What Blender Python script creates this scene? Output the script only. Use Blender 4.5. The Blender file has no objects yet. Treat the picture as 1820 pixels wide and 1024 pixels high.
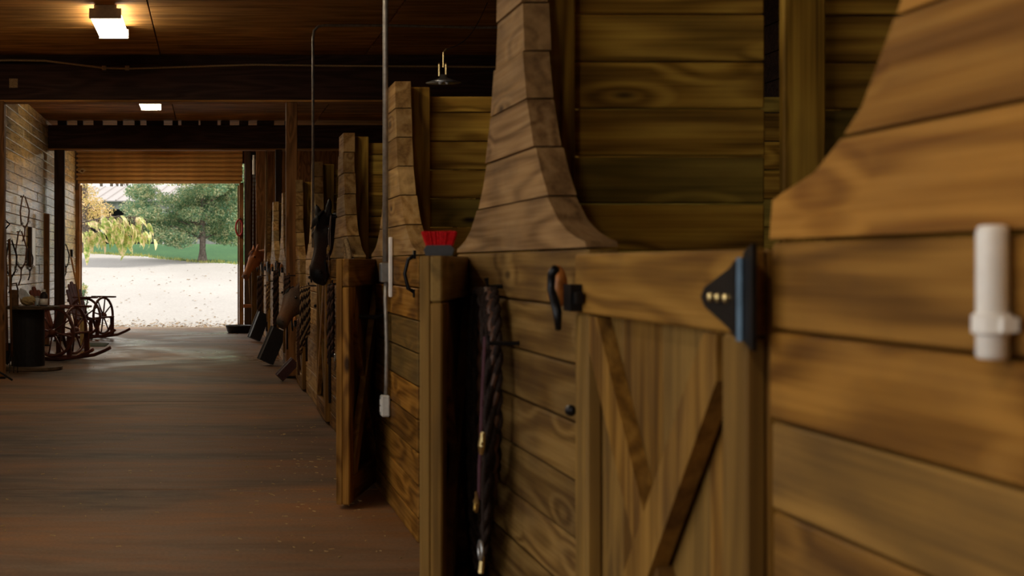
import bpy, bmesh, math, random
from mathutils import Vector, Matrix, Euler
random.seed(7)
C = bpy.context.scene.collection
SC = bpy.context.scene
PI = math.pi
R = math.radians

# ------------------------------------------------------------------ camera
F = 2528.0            # focal length in pixels of the 1820 px wide frame (50 mm on 36 mm)
VX, VY, HC = 375.0, 468.0, 1.36
cam_d = bpy.data.cameras.new('camera')
cam = bpy.data.objects.new('camera', cam_d)
C.objects.link(cam)
cam.location = (0, 0, HC)
cam.rotation_euler = (R(90), 0, 0)
cam_d.sensor_width = 36.0
cam_d.lens = 50.0
cam_d.shift_x = (910 - VX) / 1820
cam_d.shift_y = (VY - 512) / 1820
cam_d.clip_start = 0.05
cam_d.clip_end = 600
cam_d.dof.use_dof = True
cam_d.dof.focus_distance = 16.0
cam_d.dof.aperture_fstop = 4.5
SC.camera = cam

# ------------------------------------------------------------------ world, sun, exposure
w = bpy.data.worlds.new('world')
SC.world = w
w.use_nodes = True
bg = w.node_tree.nodes['Background']
bg.inputs[0].default_value = (1.0, 0.975, 0.94, 1)
bg.inputs[1].default_value = 1.7
sun_d = bpy.data.lights.new('sun', 'SUN')
sun_d.energy = 5.0
sun_d.angle = R(1.0)
sun_d.color = (1.0, 0.93, 0.80)
sun = bpy.data.objects.new('sun', sun_d)
C.objects.link(sun)
sd = Vector((0.62, 0.13, 0.78)).normalized()      # direction towards the sun
sun.rotation_euler = sd.to_track_quat('Z', 'Y').to_euler()
sun.location = (10, 40, 30)


def portal(loc, rot, sx, sy):
    d = bpy.data.lights.new('sky_portal', 'AREA')
    d.shape = 'RECTANGLE'
    d.size = sx
    d.size_y = sy
    d.cycles.is_portal = True
    o = bpy.data.objects.new('sky_portal', d)
    C.objects.link(o)
    o.location = loc
    o.rotation_euler = rot


portal((-1.12, 30.2, 1.55), (R(-90), 0, 0), 3.4, 3.0)
portal((-3.0, 2.1, 1.72), (0, R(-90), 0), 3.45, 7.0)
SC.view_settings.view_transform = 'Standard'
SC.view_settings.look = 'None'
SC.view_settings.gamma = 1.0
SC.view_settings.use_curve_mapping = False
SC.view_settings.exposure = 0.0
SC.cycles.use_denoising = True
SC.cycles.max_bounces = 10
SC.cycles.diffuse_bounces = 6
SC.cycles.sample_clamp_indirect = 8.0
LAMP = 28.0


def P(px, py, d):
    return Vector(((px - VX) * d / F, d, HC + (VY - py) * d / F))


# ------------------------------------------------------------------ materials
def new_mat(name):
    m = bpy.data.materials.new(name)
    m.use_nodes = True
    nt = m.node_tree
    return m, nt, nt.nodes['Principled BSDF']


def N(nt, typ, **kw):
    n = nt.nodes.new(typ)
    for k, v in kw.items():
        setattr(n, k, v)
    return n


def ramp(nt, fac, stops):
    r = N(nt, 'ShaderNodeValToRGB')
    el = r.color_ramp.elements
    while len(el) < len(stops):
        el.new(0.5)
    for e, (p, c) in zip(el, stops):
        e.position = p
        e.color = (c[0], c[1], c[2], 1) if len(c) == 3 else c
    nt.links.new(fac, r.inputs[0])
    return r.outputs[0]


def g(v):
    return (v, v, v)


def mathn(nt, op, a, b=None):
    n = N(nt, 'ShaderNodeMath', operation=op)
    for i, x in enumerate((a, b)):
        if x is None:
            continue
        if isinstance(x, (int, float)):
            n.inputs[i].default_value = x
        else:
            nt.links.new(x, n.inputs[i])
    return n.outputs[0]


def mixc(nt, fac, a, b, mode='MIX'):
    n = N(nt, 'ShaderNodeMix', data_type='RGBA', blend_type=mode)
    for s, x in ((n.inputs[0], fac), (n.inputs[6], a), (n.inputs[7], b)):
        if isinstance(x, (int, float)):
            s.default_value = x
        elif isinstance(x, tuple):
            s.default_value = (*x[:3], 1)
        else:
            nt.links.new(x, s)
    return n.outputs[2]


def noise(nt, vec, scale, detail=3, rough=0.55, dist=0.0):
    n = N(nt, 'ShaderNodeTexNoise')
    n.inputs['Scale'].default_value = scale
    n.inputs['Detail'].default_value = detail
    n.inputs['Roughness'].default_value = rough
    n.inputs['Distortion'].default_value = dist
    nt.links.new(vec, n.inputs['Vector'])
    return n.outputs[0]


def mapping(nt, vec, scale, loc=(0, 0, 0)):
    m = N(nt, 'ShaderNodeMapping')
    m.inputs['Scale'].default_value = scale
    m.inputs['Location'].default_value = loc
    nt.links.new(vec, m.inputs['Vector'])
    return m.outputs[0]


def bump(nt, bsdf, h, strength, dist=0.01):
    b = N(nt, 'ShaderNodeBump')
    b.inputs['Strength'].default_value = strength
    b.inputs['Distance'].default_value = dist
    nt.links.new(h, b.inputs['Height'])
    nt.links.new(b.outputs[0], bsdf.inputs['Normal'])


def wood(name, axis, light, mid, dark, alt=None, rough=0.6, rings=16.0, knots=True, stain=0.45, spec=0.12, alt_w=0.35):
    """sawn pine: cathedral grain, fibres, knots; colour shifts from board to board"""
    m, nt, b = new_mat(name)
    L = nt.links.new
    tc = N(nt, 'ShaderNodeTexCoord')
    oi = N(nt, 'ShaderNodeObjectInfo')
    off = N(nt, 'ShaderNodeVectorMath', operation='SCALE')
    off.inputs[0].default_value = (37.0, 91.0, 53.0)
    L(oi.outputs['Random'], off.inputs['Scale'])
    add = N(nt, 'ShaderNodeVectorMath', operation='ADD')
    L(tc.outputs['Object'], add.inputs[0])
    L(off.outputs[0], add.inputs[1])
    v = add.outputs[0]

    def sc(al, ac):
        s = [ac, ac, ac]
        s['xyz'.index(axis)] = al
        return mapping(nt, v, tuple(s))
    n1 = noise(nt, sc(0.38, 3.0), 1.6, 2.0, 0.45, 0.25)
    if knots:
        vo = N(nt, 'ShaderNodeTexVoronoi')
        vo.inputs['Scale'].default_value = 1.0
        L(sc(1.7, 5.0), vo.inputs['Vector'])
        kd = vo.outputs['Distance']
        halo = ramp(nt, kd, [(0.0, g(1.0)), (0.32, g(0.0))])
        n1 = mathn(nt, 'ADD', n1, mathn(nt, 'MULTIPLY', halo, 0.22))
    s1 = mathn(nt, 'SINE', mathn(nt, 'MULTIPLY', n1, rings * 2.6))
    s1 = mathn(nt, 'MULTIPLY_ADD', s1, 0.5)
    nt.nodes[-1].inputs[2].default_value = 0.5
    fib = noise(nt, sc(1.4, 70), 1.0, 2.0, 0.6)
    gr = mathn(nt, 'ADD', mathn(nt, 'MULTIPLY', s1, 0.42), mathn(nt, 'MULTIPLY', fib, 0.62))
    col = ramp(nt, gr, [(0.24, light), (0.52, mid), (0.86, dark)])
    if alt:
        f = ramp(nt, oi.outputs['Random'], [(1.0 - alt_w - 0.12, g(0.0)), (1.0, g(0.8))])
        col = mixc(nt, f, col, mixc(nt, gr, alt, tuple(c * 0.55 for c in alt)))
    # board to board value
    wn = N(nt, 'ShaderNodeTexWhiteNoise', noise_dimensions='1D')
    L(oi.outputs['Random'], wn.inputs['W'])
    hv = N(nt, 'ShaderNodeHueSaturation')
    vv = mathn(nt, 'MULTIPLY_ADD', wn.outputs['Value'], 0.5)
    nt.nodes[-1].inputs[2].default_value = 0.75
    L(vv, hv.inputs['Value'])
    L(col, hv.inputs['Color'])
    col = hv.outputs[0]
    if stain:
        st = noise(nt, sc(1.1, 2.6), 1.7, 4, 0.6)
        col = mixc(nt, ramp(nt, st, [(0.45, g(0.0)), (0.75, g(stain))]), col, (0.05, 0.03, 0.02), 'MIX')
    if knots:
        vk = N(nt, 'ShaderNodeTexVoronoi')
        vk.inputs['Scale'].default_value = 1.0
        L(sc(1.7, 5.0), vk.inputs['Vector'])
        kc = N(nt, 'ShaderNodeSeparateColor')
        L(vk.outputs['Color'], kc.inputs[0])
        sel = mathn(nt, 'GREATER_THAN', kc.outputs[0], 0.45)
        km = ramp(nt, vk.outputs['Distance'], [(0.045, g(0.9)), (0.105, g(0.0))])
        col = mixc(nt, mathn(nt, 'MULTIPLY', km, sel), col, (0.028, 0.014, 0.007))
    L(col, b.inputs['Base Color'])
    rr = ramp(nt, fib, [(0.3, g(max(0.1, rough - 0.12))), (0.7, g(min(1, rough + 0.12)))])
    L(rr, b.inputs['Roughness'])
    b.inputs['Specular IOR Level'].default_value = spec
    bump(nt, b, gr, 0.25, 0.004)
    return m


def plain(name, col, rough=0.5, metal=0.0, spec=0.5, nz=0.25, scale=25.0, bmp=0.1):
    m, nt, b = new_mat(name)
    tc = N(nt, 'ShaderNodeTexCoord')
    n = noise(nt, tc.outputs['Object'], scale, 4)
    d = tuple(c * (1 - nz) for c in col)
    l = tuple(min(1, c * (1 + nz)) for c in col)
    nt.links.new(ramp(nt, n, [(0.3, d), (0.7, l)]), b.inputs['Base Color'])
    b.inputs['Roughness'].default_value = rough
    b.inputs['Metallic'].default_value = metal
    b.inputs['Specular IOR Level'].default_value = spec
    if bmp:
        bump(nt, b, n, bmp, 0.005)
    return m


M = {}
OR = dict(light=(0.33, 0.158, 0.028), mid=(0.225, 0.102, 0.016), dark=(0.10, 0.040, 0.006))
OL = dict(light=(0.62, 0.37, 0.055), mid=(0.42, 0.225, 0.030), dark=(0.16, 0.080, 0.010))
GB = dict(light=(0.36, 0.21, 0.085), mid=(0.26, 0.143, 0.055), dark=(0.13, 0.066, 0.022))
M['front_x'] = wood('pine_front', 'x', **OR, alt=(0.26, 0.18, 0.06), alt_w=0.12)
M['dimmed_x'] = wood('pine_dimmed', 'x', light=(0.25, 0.145, 0.042), mid=(0.175, 0.095, 0.024), dark=(0.085, 0.040, 0.010), alt=(0.19, 0.17, 0.08), alt_w=0.3, stain=0.5)  # darker front pine: fall-off of light along the aisle put into the colour
M['front_z'] = wood('pine_upright', 'z', **OR, alt=(0.30, 0.18, 0.05), stain=0.3)
M['wing_x'] = wood('pine_wing', 'x', **GB, alt=(0.42, 0.24, 0.09), stain=0.5)
M['pale_x'] = wood('pine_wing_pale', 'x', light=(0.52, 0.32, 0.12), mid=(0.42, 0.235, 0.075), dark=(0.22, 0.11, 0.03), alt=(0.46, 0.30, 0.12), stain=0.35)  # lighter pine: brightness of the better lit fronts put into the colour
M['near_x'] = wood('pine_wing_warm', 'x', light=(0.42, 0.20, 0.036), mid=(0.31, 0.138, 0.022), dark=(0.17, 0.066, 0.010), stain=0.25)
M['part_x'] = wood('pine_partition', 'x', **OL, alt=(0.38, 0.33, 0.07), alt_w=0.45, stain=0.4)
M['part_z'] = wood('pine_partition_post', 'z', **OL, stain=0.4)
M['door_z'] = wood('door_board', 'z', light=(0.30, 0.155, 0.030), mid=(0.215, 0.105, 0.018), dark=(0.11, 0.048, 0.008), alt=(0.22, 0.13, 0.035))
M['door_x'] = wood('door_rail', 'x', light=(0.30, 0.155, 0.030), mid=(0.215, 0.105, 0.018), dark=(0.11, 0.048, 0.008))
M['left_y'] = wood('weathered_board', 'y', light=(0.68, 0.45, 0.17), mid=(0.56, 0.35, 0.12), dark=(0.30, 0.17, 0.05),
                   alt=(0.60, 0.45, 0.23), rough=0.34, stain=0.85, spec=0.6)
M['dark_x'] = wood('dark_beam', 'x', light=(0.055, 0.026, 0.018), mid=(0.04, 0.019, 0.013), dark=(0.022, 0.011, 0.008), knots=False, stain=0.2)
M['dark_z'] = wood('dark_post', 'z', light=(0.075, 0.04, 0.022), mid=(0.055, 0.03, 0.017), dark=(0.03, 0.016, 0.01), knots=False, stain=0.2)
M['brown_z'] = wood('brown_post', 'z', light=(0.26, 0.12, 0.04), mid=(0.19, 0.085, 0.028), dark=(0.10, 0.042, 0.014), stain=0.3)
M['ceil'] = wood('ceiling_sheet', 'x', light=(0.56, 0.28, 0.080), mid=(0.45, 0.215, 0.056), dark=(0.24, 0.11, 0.028), knots=False, rough=0.75, rings=8, spec=0.1)
M['shutter'] = plain('shutter_steel', (0.40, 0.20, 0.055), 0.33, 0.0, 0.5, 0.18, 6)
M['black'] = plain('black_iron', (0.012, 0.012, 0.014), 0.38, 0.6, 0.5)
M['rubber'] = plain('black_rubber', (0.018, 0.017, 0.018), 0.45, 0, 0.5)
M['rubber_r'] = plain('maroon_rubber', (0.05, 0.016, 0.016), 0.5, 0, 0.4)
M['steel'] = plain('galvanised_steel', (0.42, 0.43, 0.43), 0.38, 0.85, 0.5, 0.2)
M['bluesteel'] = plain('hinge_pin_steel', (0.07, 0.11, 0.15), 0.35, 0.7)
M['brass'] = plain('brass_hardware', (0.62, 0.48, 0.22), 0.3, 1.0)
M['conduit'] = plain('conduit_metal', (0.36, 0.33, 0.29), 0.45, 0.5)
M['white'] = plain('white_plastic', (0.93, 0.90, 0.85), 0.4, 0, 0.5, 0.06)
M['greybox'] = plain('grey_outlet_box', (0.75, 0.75, 0.70), 0.5, 0.1, 0.5, 0.12)
M['red'] = plain('red_bristle', (0.55, 0.008, 0.010), 0.7, 0, 0.2, 0.35, 160, 0.6)
M['copper'] = plain('orange_handle', (0.42, 0.15, 0.03), 0.4, 0, 0.5)
M['leather'] = plain('brown_leather', (0.10, 0.045, 0.025), 0.5, 0, 0.4)
M['darkleather'] = plain('dark_leather', (0.022, 0.014, 0.012), 0.5, 0, 0.4)
M['purple'] = plain('maroon_webbing', (0.085, 0.035, 0.045), 0.7, 0, 0.2)
M['rope_tan'] = plain('tan_rope', (0.36, 0.24, 0.12), 0.85, 0, 0.1, 0.4, 90)
M['rope_dark'] = plain('dark_rope', (0.03, 0.02, 0.016), 0.8, 0, 0.1, 0.5, 90)
M['chairwood'] = plain('dark_red_stain', (0.13, 0.035, 0.022), 0.42, 0, 0.5, 0.35, 12)
M['spool'] = plain('spool_black', (0.014, 0.012, 0.012), 0.6, 0, 0.3)
M['spooltop'] = wood('spool_top', 'x', light=(0.18, 0.12, 0.07), mid=(0.13, 0.085, 0.05), dark=(0.07, 0.045, 0.025), knots=False)
M['bag'] = plain('plastic_bag', (0.62, 0.66, 0.72), 0.25, 0, 0.5, 0.2, 30)
M['straw'] = plain('straw', (0.52, 0.38, 0.17), 0.8, 0, 0.1, 0.4, 120)
M['mat_green'] = plain('green_doormat', (0.075, 0.085, 0.05), 0.9, 0, 0.1, 0.5, 200)
M['tin'] = plain('rusty_tin', (0.22, 0.12, 0.06), 0.5, 0.2, 0.4, 0.5, 14)
M['bark'] = plain('tree_bark', (0.16, 0.13, 0.11), 0.9, 0, 0.1, 0.5, 12, 0.6)
M['roofmetal'] = plain('roof_metal', (0.30, 0.275, 0.275), 0.45, 0.0, 0.5, 0.08, 2)
M['shedwall'] = plain('shed_metal', (0.36, 0.36, 0.345), 0.5, 0.0, 0.5, 0.08, 2)
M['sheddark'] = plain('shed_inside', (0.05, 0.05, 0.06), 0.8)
M['eye'] = plain('horse_eye', (0.006, 0.005, 0.005), 0.08, 0, 0.8, 0, 5, 0)
M['mane_b'] = plain('black_mane', (0.010, 0.008, 0.008), 0.6, 0, 0.3, 0.4, 60)
M['mane_c'] = plain('chestnut_mane', (0.30, 0.11, 0.04), 0.6, 0, 0.3, 0.4, 60)
M['redcloth'] = plain('red_nylon', (0.42, 0.03, 0.02), 0.6)


def glow(name, col, s):
    m, nt, b = new_mat(name)
    b.inputs['Base Color'].default_value = (0.8, 0.8, 0.8, 1)
    b.inputs['Emission Color'].default_value = (*col, 1)
    b.inputs['Emission Strength'].default_value = s
    return m


M['lens'] = glow('lamp_lens', (1.0, 0.87, 0.64), LAMP)


def floor_mat():
    m, nt, b = new_mat('stained_concrete')
    L = nt.links.new
    tc = N(nt, 'ShaderNodeTexCoord')
    geo = N(nt, 'ShaderNodeNewGeometry')
    v = geo.outputs['Position']
    n1 = noise(nt, mapping(nt, v, (0.35, 1.1, 1)), 0.9, 5, 0.6, 0.6)
    n2 = noise(nt, mapping(nt, v, (0.8, 3.0, 1), (3, 1, 0)), 2.2, 5, 0.65)
    n3 = noise(nt, v, 55, 3, 0.7)
    c = ramp(nt, n1, [(0.34, (0.050, 0.030, 0.016)), (0.48, (0.15, 0.075, 0.030)), (0.64, (0.30, 0.125, 0.034))])
    c = mixc(nt, ramp(nt, n2, [(0.42, g(0.0)), (0.64, g(0.8))]), c, (0.20, 0.125, 0.075))
    c = mixc(nt, 1.0, c, ramp(nt, n3, [(0.3, g(0.72)), (0.7, g(1.2))]), 'MULTIPLY')
    L(c, b.inputs['Base Color'])
    n4 = noise(nt, mapping(nt, v, (0.55, 0.5, 1), (7, 2, 0)), 0.9, 4, 0.6, 0.5)
    sx = N(nt, 'ShaderNodeSeparateXYZ')
    L(v, sx.inputs[0])
    damp = ramp(nt, mathn(nt, 'MULTIPLY_ADD', sx.outputs['Y'], 0.1), [(0.1, g(0.0)), (0.75, g(1.0))])   # damp concrete nearer the open doorway
    nt.nodes[-2].inputs[2].default_value = -1.35
    wet = ramp(nt, n4, [(0.38, g(0.17)), (0.56, g(0.55))])
    L(mixc(nt, damp, (0.62, 0.62, 0.62), wet), b.inputs['Roughness'])
    b.inputs['Specular IOR Level'].default_value = 0.32
    bump(nt, b, mathn(nt, 'ADD', n2, mathn(nt, 'MULTIPLY', n3, 0.25)), 0.22, 0.012)
    return m


M['floor'] = floor_mat()


def ground_mat(name, stops, scale, rough, detail=6):
    m, nt, b = new_mat(name)
    geo = N(nt, 'ShaderNodeNewGeometry')
    v = geo.outputs['Position']
    n = noise(nt, v, scale, detail, 0.7)
    n2 = noise(nt, mapping(nt, v, (0.3, 0.15, 0.3)), 1.0, 3)
    mm = mathn(nt, 'ADD', mathn(nt, 'MULTIPLY', n, 0.6), mathn(nt, 'MULTIPLY', n2, 0.4))
    nt.links.new(ramp(nt, mm, stops), b.inputs['Base Color'])
    b.inputs['Roughness'].default_value = rough
    b.inputs['Specular IOR Level'].default_value = 0.1
    bump(nt, b, n, 0.5, 0.03)
    return m


M['gravel'] = ground_mat('pale_gravel', [(0.3, (0.28, 0.265, 0.255)), (0.55, (0.37, 0.355, 0.345)), (0.75, (0.44, 0.425, 0.415))], 14, 0.95)
M['grass'] = ground_mat('lawn_grass', [(0.32, (0.022, 0.065, 0.030)), (0.5, (0.045, 0.11, 0.045)), (0.7, (0.09, 0.17, 0.06))], 9, 0.9)


def leaf_mat(name, stops, trans=0.5, scale=9.0):
    m, nt, b = new_mat(name)
    L = nt.links.new
    geo = N(nt, 'ShaderNodeNewGeometry')
    n = noise(nt, geo.outputs['Position'], scale, 2, 0.9)
    c = ramp(nt, n, stops)
    L(c, b.inputs['Base Color'])
    b.inputs['Roughness'].default_value = 0.5
    b.inputs['Specular IOR Level'].default_value = 0.3
    t = N(nt, 'ShaderNodeBsdfTranslucent')
    L(c, t.inputs[0])
    mx = N(nt, 'ShaderNodeMixShader')
    mx.inputs[0].default_value = trans
    L(b.outputs[0], mx.inputs[1])
    L(t.outputs[0], mx.inputs[2])
    L(mx.outputs[0], nt.nodes['Material Output'].inputs[0])
    return m


M['leaf_green'] = leaf_mat('oak_leaf', [(0.3, (0.12, 0.25, 0.17)), (0.47, (0.24, 0.40, 0.23)), (0.55, (0.50, 0.56, 0.30)), (0.62, (0.90, 0.82, 0.55))], 0.5, 4.5)  # cream stops paint sunlit sparkle and haze into the leaf colour
M['leaf_yellow'] = leaf_mat('yellow_leaf', [(0.3, (0.36, 0.36, 0.10)), (0.5, (0.80, 0.60, 0.25)), (0.62, (0.85, 0.62, 0.42))], 0.5, 4.0)
M['leaf_pale'] = leaf_mat('pale_leaf', [(0.3, (0.12, 0.20, 0.05)), (0.5, (0.36, 0.38, 0.11)), (0.7, (0.62, 0.52, 0.20))], 0.5, 2.0)
M['leaf_big'] = leaf_mat('broad_leaf', [(0.3, (0.16, 0.30, 0.06)), (0.46, (0.50, 0.60, 0.18)), (0.58, (0.90, 0.74, 0.46))], 0.5, 6.0)
M['leaf_dead'] = leaf_mat('dead_leaf', [(0.3, (0.12, 0.065, 0.03)), (0.5, (0.26, 0.15, 0.07)), (0.7, (0.42, 0.32, 0.10))], 0.1, 40.0)


def coat_mat(name):
    m, nt, b = new_mat(name)
    at = N(nt, 'ShaderNodeAttribute', attribute_name='coat')
    tc = N(nt, 'ShaderNodeTexCoord')
    n = noise(nt, tc.outputs['Object'], 90, 4, 0.7)
    c = mixc(nt, 1.0, at.outputs['Color'], ramp(nt, n, [(0.3, g(0.65)), (0.7, g(1.35))]), 'MULTIPLY')
    nt.links.new(c, b.inputs['Base Color'])
    b.inputs['Roughness'].default_value = 0.55
    b.inputs['Specular IOR Level'].default_value = 0.22
    bump(nt, b, n, 0.25, 0.004)
    return m


M['coat'] = coat_mat('horse_coat')


# ------------------------------------------------------------------ mesh helpers
class MB:
    def __init__(s):
        s.v, s.f = [], []

    def add(s, vs, fs):
        b = len(s.v)
        s.v += [tuple(v) for v in vs]
        s.f += [tuple(i + b for i in f) for f in fs]
        return s

    def box(s, c, size, rot=None):
        hx, hy, hz = (a / 2 for a in size)
        vs = [Vector((x, y, z)) for x in (-hx, hx) for y in (-hy, hy) for z in (-hz, hz)]
        if rot is not None:
            e = Euler(rot).to_matrix()
            vs = [e @ v for v in vs]
        vs = [v + Vector(c) for v in vs]
        return s.add(vs, [(0, 1, 3, 2), (4, 6, 7, 5), (0, 4, 5, 1), (2, 3, 7, 6), (0, 2, 6, 4), (1, 5, 7, 3)])

    def tube(s, pts, r, n=6, closed=False, flat=1.0):
        pts = [Vector(p) for p in pts]
        k = len(pts)
        rs = r if isinstance(r, (list, tuple)) else [r] * k
        up = None
        vs = []
        for i in range(k):
            if closed:
                t = pts[(i + 1) % k] - pts[i - 1]
            else:
                t = pts[min(i + 1, k - 1)] - pts[max(i - 1, 0)]
            if t.length < 1e-9:
                t = Vector((0, 0, 1))
            t.normalize()
            if up is None:
                up = Vector((0, 0, 1)) if abs(t.z) < 0.9 else Vector((0, 1, 0))
            a = up - t * up.dot(t)
            if a.length < 1e-5:
                a = t.orthogonal()
            a.normalize()
            up = a
            bb = t.cross(a)
            for j in range(n):
                q = 2 * PI * j / n
                vs.append(pts[i] + (a * math.cos(q) + bb * (math.sin(q) * flat)) * rs[i])
        fs = []
        for i in range(k if closed else k - 1):
            i2 = (i + 1) % k
            for j in range(n):
                j2 = (j + 1) % n
                fs.append((i * n + j, i * n + j2, i2 * n + j2, i2 * n + j))
        if not closed:
            fs.append(tuple(range(n - 1, -1, -1)))
            fs.append(tuple((k - 1) * n + j for j in range(n)))
        return s.add(vs, fs)

    def lathe(s, prof, c=(0, 0, 0), n=20, axis='z'):
        vs = []
        for (r, z) in prof:
            for j in range(n):
                q = 2 * PI * j / n
                p = (r * math.cos(q), r * math.sin(q), z)
                if axis == 'y':
                    p = (p[0], p[2], p[1])
                if axis == 'x':
                    p = (p[2], p[0], p[1])
                vs.append(Vector(p) + Vector(c))
        k = len(prof)
        fs = []
        for i in range(k - 1):
            for j in range(n):
                j2 = (j + 1) % n
                fs.append((i * n + j, i * n + j2, (i + 1) * n + j2, (i + 1) * n + j))
        fs.append(tuple(range(n - 1, -1, -1)))
        fs.append(tuple((k - 1) * n + j for j in range(n)))
        return s.add(vs, fs)

    def prism(s, poly, y0, y1):
        """polygon in x,z extruded along y"""
        n = len(poly)
        vs = [(x, y0, z) for x, z in poly] + [(x, y1, z) for x, z in poly]
        fs = [tuple(range(n)), tuple(range(2 * n - 1, n - 1, -1))]
        for i in range(n):
            j = (i + 1) % n
            fs.append((i, i + n, j + n, j))
        return s.add(vs, fs)

    def sphere(s, c, r, n=10, m=7, sc=(1, 1, 1)):
        vs, fs = [], []
        for i in range(m + 1):
            a = PI * i / m
            for j in range(n):
                q = 2 * PI * j / n
                vs.append((c[0] + r * sc[0] * math.sin(a) * math.cos(q), c[1] + r * sc[1] * math.sin(a) * math.sin(q), c[2] + r * sc[2] * math.cos(a)))
        for i in range(m):
            for j in range(n):
                j2 = (j + 1) % n
                fs.append((i * n + j, (i + 1) * n + j, (i + 1) * n + j2, i * n + j2))
        return s.add(vs, fs)

    def mesh(s, name, mat, smooth=False):
        me = bpy.data.meshes.new(name)
        me.from_pydata(s.v, [], s.f)
        me.materials.append(mat)
        bm = bmesh.new()
        bm.from_mesh(me)
        bmesh.ops.recalc_face_normals(bm, faces=bm.faces)
        bm.to_mesh(me)
        bm.free()
        if smooth:
            for p in me.polygons:
                p.use_smooth = True
        return me

    def build(s, name, mat, parent=None, loc=(0, 0, 0), rot=(0, 0, 0), smooth=False):
        return link(name, s.mesh(name, mat, smooth), parent, loc, rot)


def link(name, me, parent=None, loc=(0, 0, 0), rot=(0, 0, 0)):
    o = bpy.data.objects.new(name, me)
    C.objects.link(o)
    o.location = loc
    o.rotation_euler = rot
    if parent:
        o.parent = parent
    return o


def tag(o, label=None, cat=None, group=None, kind=None):
    if label:
        o['label'] = label
    if cat:
        o['category'] = cat
    if group:
        o['group'] = group
    if kind:
        o['kind'] = kind
    return o


def thing(name, label, cat, loc=(0, 0, 0), rz=0.0, group=None, kind=None):
    o = bpy.data.objects.new(name, None)
    C.objects.link(o)
    o.empty_display_size = 0.1
    o.location = loc
    o.rotation_euler = (0, 0, rz)
    return tag(o, label, cat, group, kind)


_cache = {}


def board(name, parent, mat, size, c, cham=0.004, rot=(0, 0, 0)):
    key = (mat.name, tuple(round(x, 3) for x in size), cham)
    me = _cache.get(key)
    if me is None:
        me = MB().box((0, 0, 0), size).mesh(name, mat)
        if cham:
            bm = bmesh.new()
            bm.from_mesh(me)
            bmesh.ops.bevel(bm, geom=list(bm.edges), offset=min(cham, min(size) * 0.3), segments=1, affect='EDGES', profile=0.5)
            bm.to_mesh(me)
            bm.free()
        _cache[key] = me
    return link(name, me, parent, c, rot)


def copy_tree(o, parent=None):
    c = o.copy()
    C.objects.link(c)
    c.parent = parent
    for ch in list(o.children):
        copy_tree(ch, c)
    return c


# ------------------------------------------------------------------ setting: floor, ceiling, walls
XL, XR, D0, D1, ZC = -2.84, 4.7, -4.5, 29.95, 3.85
XW = 1.0
floor = thing('floor', None, None, kind='structure')
js = [D0, -2.35, 3.1, 8.55, 14.0, 19.4, 24.8, 30.4]
for a, b in zip(js[:-1], js[1:]):
    board('concrete_slab', floor, M['floor'], (XW + 0.09 - XL, b - a - 0.012, 0.12), ((XL + XW + 0.09) / 2, (a + b) / 2, -0.06), 0.006)
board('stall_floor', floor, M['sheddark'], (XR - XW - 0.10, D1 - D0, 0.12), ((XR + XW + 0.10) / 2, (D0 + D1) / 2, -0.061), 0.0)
ceiling = thing('ceiling', None, None, kind='structure')
y = D0
while y < D1 - 0.1:
    y2 = min(y + 1.22, D1 + 0.25)
    for xa in (-3.05, -0.6, 1.85, 4.3):
        xb = min(xa + 2.44, 4.85)
        board('ceiling_sheet', ceiling, M['ceil'], (xb - xa - 0.004, y2 - y - 0.006, 0.05), ((xa + xb) / 2, (y + y2) / 2, ZC + 0.025 + random.uniform(0, 0.004)), 0.003)
    y = y2
MB().box((0.9, 12.75, ZC + 0.085), (7.95, 34.9, 0.06)).build('roof_deck', M['dark_x'], ceiling)

# left wall: weathered boards, with an unseen side doorway assumed and sized for its daylight
wl = thing('wall_left', None, None, kind='structure')
PITCH = 0.15
nrow = int(round(ZC / PITCH))
for r in range(nrow):
    z = (r + 0.5) * ZC / nrow
    hgt = ZC / nrow - 0.006
    segs = []
    for (a, b) in ((D0, -1.4), (5.6, D1)):
        if z > 3.45 and a == D0:
            a, b = D0, D1
        elif z > 3.45:
            continue
        y = a + (random.uniform(0.5, 2.2) if b - a > 3 else b - a)
        prev = a
        while True:
            y = min(y, b)
            if b - y < 0.4:
                y = b
            segs.append((prev, y))
            prev = y
            if y >= b:
                break
            y += random.choice((1.2, 1.8, 2.4, 2.4))
    for (a, b) in segs:
        board('wall_board', wl, M['left_y'], (0.03, round(b - a, 2) - 0.006, hgt), (XL - 0.02 + random.uniform(-0.003, 0.003), (a + b) / 2, z), 0.007, (0, R(random.uniform(-1.5, 1.0)), R(random.uniform(-0.25, 0.25))))
MB().box((XL - 0.06, (5.6 + D1) / 2, ZC / 2), (0.04, D1 - 5.6, ZC)).box((XL - 0.06, (D0 - 1.4) / 2, ZC / 2), (0.04, -1.4 - D0, ZC)).box((XL - 0.06, 2.1, 3.65), (0.04, 7.0, 0.4)).build('sheathing', M['dark_z'], wl)
# right outer wall
wr = thing('wall_right', None, None, kind='structure')
for r in range(16):
    for (a, b) in ((D0, 4.8), (4.8, 11), (11, 20), (20, D1)):
        board('wall_board', wr, M['dark_x'], (0.03, b - a - 0.006, 0.234), (XR + 0.015, (a + b) / 2, (r + 0.5) * ZC / 16), 0.004)
MB().box((XR + 0.06, (D0 + D1) / 2, ZC / 2), (0.05, D1 - D0, ZC)).build('sheathing', M['dark_x'], wr)
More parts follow.
